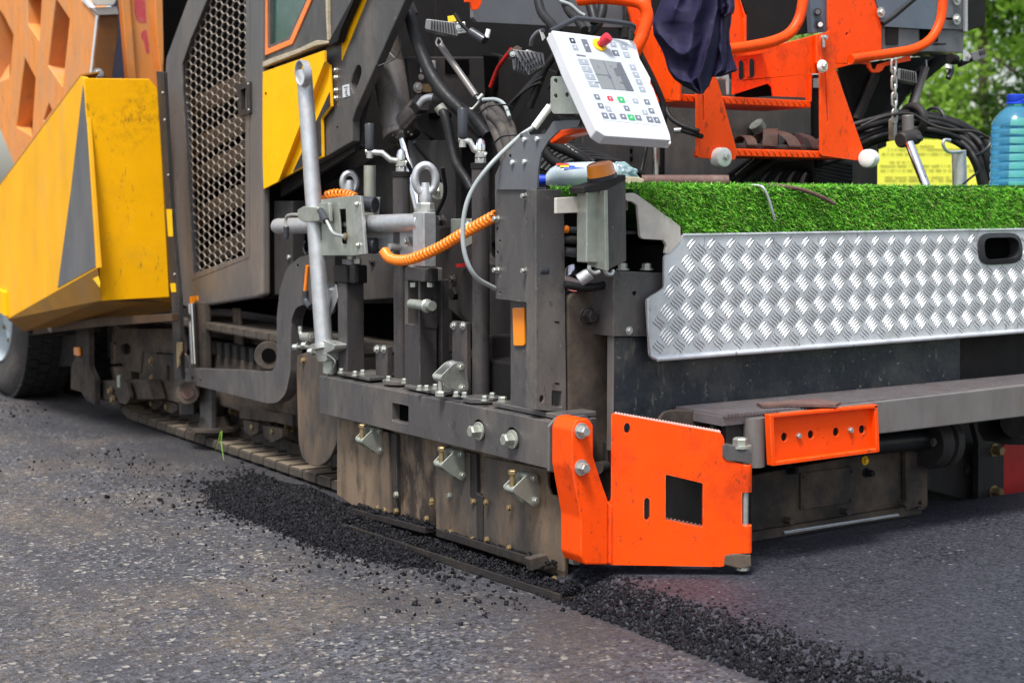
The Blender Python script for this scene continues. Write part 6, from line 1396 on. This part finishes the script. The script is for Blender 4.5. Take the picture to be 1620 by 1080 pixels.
# ---- small things
mat('blade_green', (.16, .32, .03, 1), .5, bump=0)
v1, f1 = tubev([X(349, 683, .05), X(346, 697, .045), X(341, 712, .04)], [.003, .0025, .001], 5); v2, f2 = tubev([X(351, 681, .05), X(350, 700, .045), X(354, 728, .04)], [.003, .0028, .001], 5)
mb = MB(); mb.add(v1, f1); mb.add(v2, f2); prop(mb.mk('grass_blade', 'blade_green', None), 'pale green grass stem caught on the foot of the jack leg beside the track', 'grass stem')
# ================================================================== BEHIND
SG = thing('notice_board', 'yellow notice board with lines of small print standing beyond the paver', 'sign', (6.2, 4.0, 0))
sa, sb = Y(1388, 292, 4.0), Y(1640, 220, 4.0)
bd_ = BX('board', (4.9, 4.0, .75), (sb.x + .25, 4.03, Y(1500, 222, 4.0).z), 'signyellow', SG, bev=.004)
random.seed(3)
for y0, a_, b_, tl_ in ((232, 1420, 1480, 1), (237, 1405, 1552, 1), (244, 1395, 1560, 1), (257, 1408, 1450, 1), (263, 1393, 1535, 1), (270, 1393, 1545, 1), (281, 1400, 1530, 1), (286, 1400, 1530, 1)):
    x = a_; mb = MB()
    while x < b_:
        w_ = random.uniform(1.2, 2.6); h_ = random.uniform(1.6, 2.6)
        gap = random.random() < .18; e_ = w_ * 1.0 + .5 if not gap else w_ * .8      # letters of a word touch at the foot, too blurred to read
        v, f = slab([(x, y0 - h_), (x + w_ * .7, y0 - h_), (x + w_ * .7, y0 - .7), (x + e_, y0 - .7), (x + e_, y0), (x, y0)], PY(3.996), .002); mb.add(v, f)
        x += w_ + .5 + (2.5 if gap else 0)
    mb.mk('print_line', 'signink', bd_)
for x_ in (5.0, 7.0): CY('board_post', (x_, 4.06, 0), (x_, 4.06, 1.2), .035, 'galv', SG)
mat('leafa', (.13, .24, .025, 1), .5, 0, bump=0, var=.3, spec=.4); mat('leafb', (.24, .38, .05, 1), .5, 0, bump=0, var=.3); mat('leafc', (.05, .11, .015, 1), .6, 0, bump=0, var=.2)
for n_ in ('leafa', 'leafb', 'leafc'):
    nt = MATS[n_].node_tree; b = nt.nodes['Principled BSDF']; tr = nt.nodes.new('ShaderNodeBsdfTranslucent'); tr.inputs[0].default_value = tuple(c * 1.6 for c in b.inputs['Base Color'].links[0].from_node.color_ramp.elements[1].color[:3]) + (1,)
    mx_ = nt.nodes.new('ShaderNodeMixShader'); mx_.inputs[0].default_value = .35; nt.links.new(b.outputs[0], mx_.inputs[1]); nt.links.new(tr.outputs[0], mx_.inputs[2]); nt.links.new(mx_.outputs[0], nt.nodes['Material Output'].inputs[0])
def crown_mesh(seed, H, Rr, nclump, nleaf, zlo, lsz=.055):
    g = np.random.default_rng(seed); V = []; M = []
    for k in range(nclump):
        while True:
            p = g.uniform(-1, 1, 3)
            if .25 < np.linalg.norm(p) < 1: break
        c = np.array([p[0] * Rr, p[1] * Rr, zlo + (p[2] + 1) / 2 * (H - zlo)]); cr = g.uniform(.35, .75) * Rr * .32
        n = int(nleaf / nclump); d = g.normal(size=(n, 3)); d /= np.linalg.norm(d, axis=1)[:, None]; P = c + d * cr * g.uniform(.3, 1, (n, 1)) * np.array([1, 1, .75]); P[:, 2] -= g.uniform(0, .25, n) * cr
        a = g.normal(size=(n, 3)); a /= np.linalg.norm(a, axis=1)[:, None]; b = np.cross(a, g.normal(size=(n, 3))); b /= np.linalg.norm(b, axis=1)[:, None]; s_ = g.uniform(.6, 1.2, (n, 1)) * lsz
        V.append(np.stack([P - a * s_, P + b * s_ * .55, P + a * s_, P - b * s_ * .55], 1)); M += [int(g.choice(3, p=(.5, .28, .22)))] * n
    return np.concatenate(V), M
def tree(nm, label, loc, seed, H, Rr, ncl, nlf, zlo, group, lsz=.055, lean=0):
    t = thing(nm, label, 'tree', loc, group); L0 = Vector(loc)
    mb = MB(); g = random.Random(seed); top = L0 + Vector((lean, 0, H * .85))
    P = [L0, L0 + Vector((lean * .2 + .06, 0, H * .25)), L0 + Vector((lean * .5 - .05, 0, H * .5)), top]
    v, f = tubev(cat_rom(P, 5), [.10 * H / 7 * (1 - .85 * i / 15) for i in range(16)], 12); mb.add(v, f)
    for k in range(9):
        h = g.uniform(.22, .75); st_ = L0 + Vector((lean * h, 0, H * h)); a = g.uniform(0, 6.28); ln = Rr * g.uniform(.5, .9)
        e_ = st_ + Vector((cos(a) * ln, sin(a) * ln, ln * .6)); v, f = tubev(cat_rom([st_, st_.lerp(e_, .5) + Vector((0, 0, -.1)), e_], 4), [.032 * (1 - .09 * i) for i in range(9)], 7); mb.add(v, f)
    mb.mk('trunk', 'bark', t, smooth=60)
    V, M = crown_mesh(seed, H, Rr, ncl, nlf, zlo, lsz); V = V.reshape(-1, 3) + np.array(loc); n = len(V) // 4
    o = mk('crown', V, [(4 * i, 4 * i + 1, 4 * i + 2, 4 * i + 3) for i in range(n)], ['leafa', 'leafb', 'leafc'], t)
    o.data.polygons.foreach_set('material_index', M); return t
GR = 'leafy trees beyond the far side of the road'
def TR(px, yd, *a, **k): p = Y(px, 300, yd); return (p.x, yd, 0)
tree('birch_tree', 'leafy tree with pale brown trunk showing directly above the notice board', TR(1550, 9.5), 11, 7.5, 2.8, 80, 22000, 1.1, GR, .05)
tree('leafy_tree', 'large green tree filling the top right corner behind the blue bottle', TR(1690, 8.5), 12, 8, 2.9, 130, 56000, .6, GR, .055)
tree('leafy_tree', 'green tree behind the loom of black hoses, bright sky gaps under its crown', TR(1430, 14), 13, 8, 3.0, 50, 12000, 2.3, GR, .06)
tree('leafy_shrub', 'low green shrub growing behind the notice board', TR(1530, 10.5), 14, 1.9, 2.2, 60, 12000, .1, GR, .05)
for (x, y, s_) in ((-9, 13, 21), (-14, 8, 22), (-6, 20, 23), (-16, 2, 24)):
    pass
t = tree('roadside_tree', 'leafy tree left of the road, mirrored in the cab window', (-4.6, 17, 0), 21, 11, 3.4, 100, 24000, .6, None, .08)
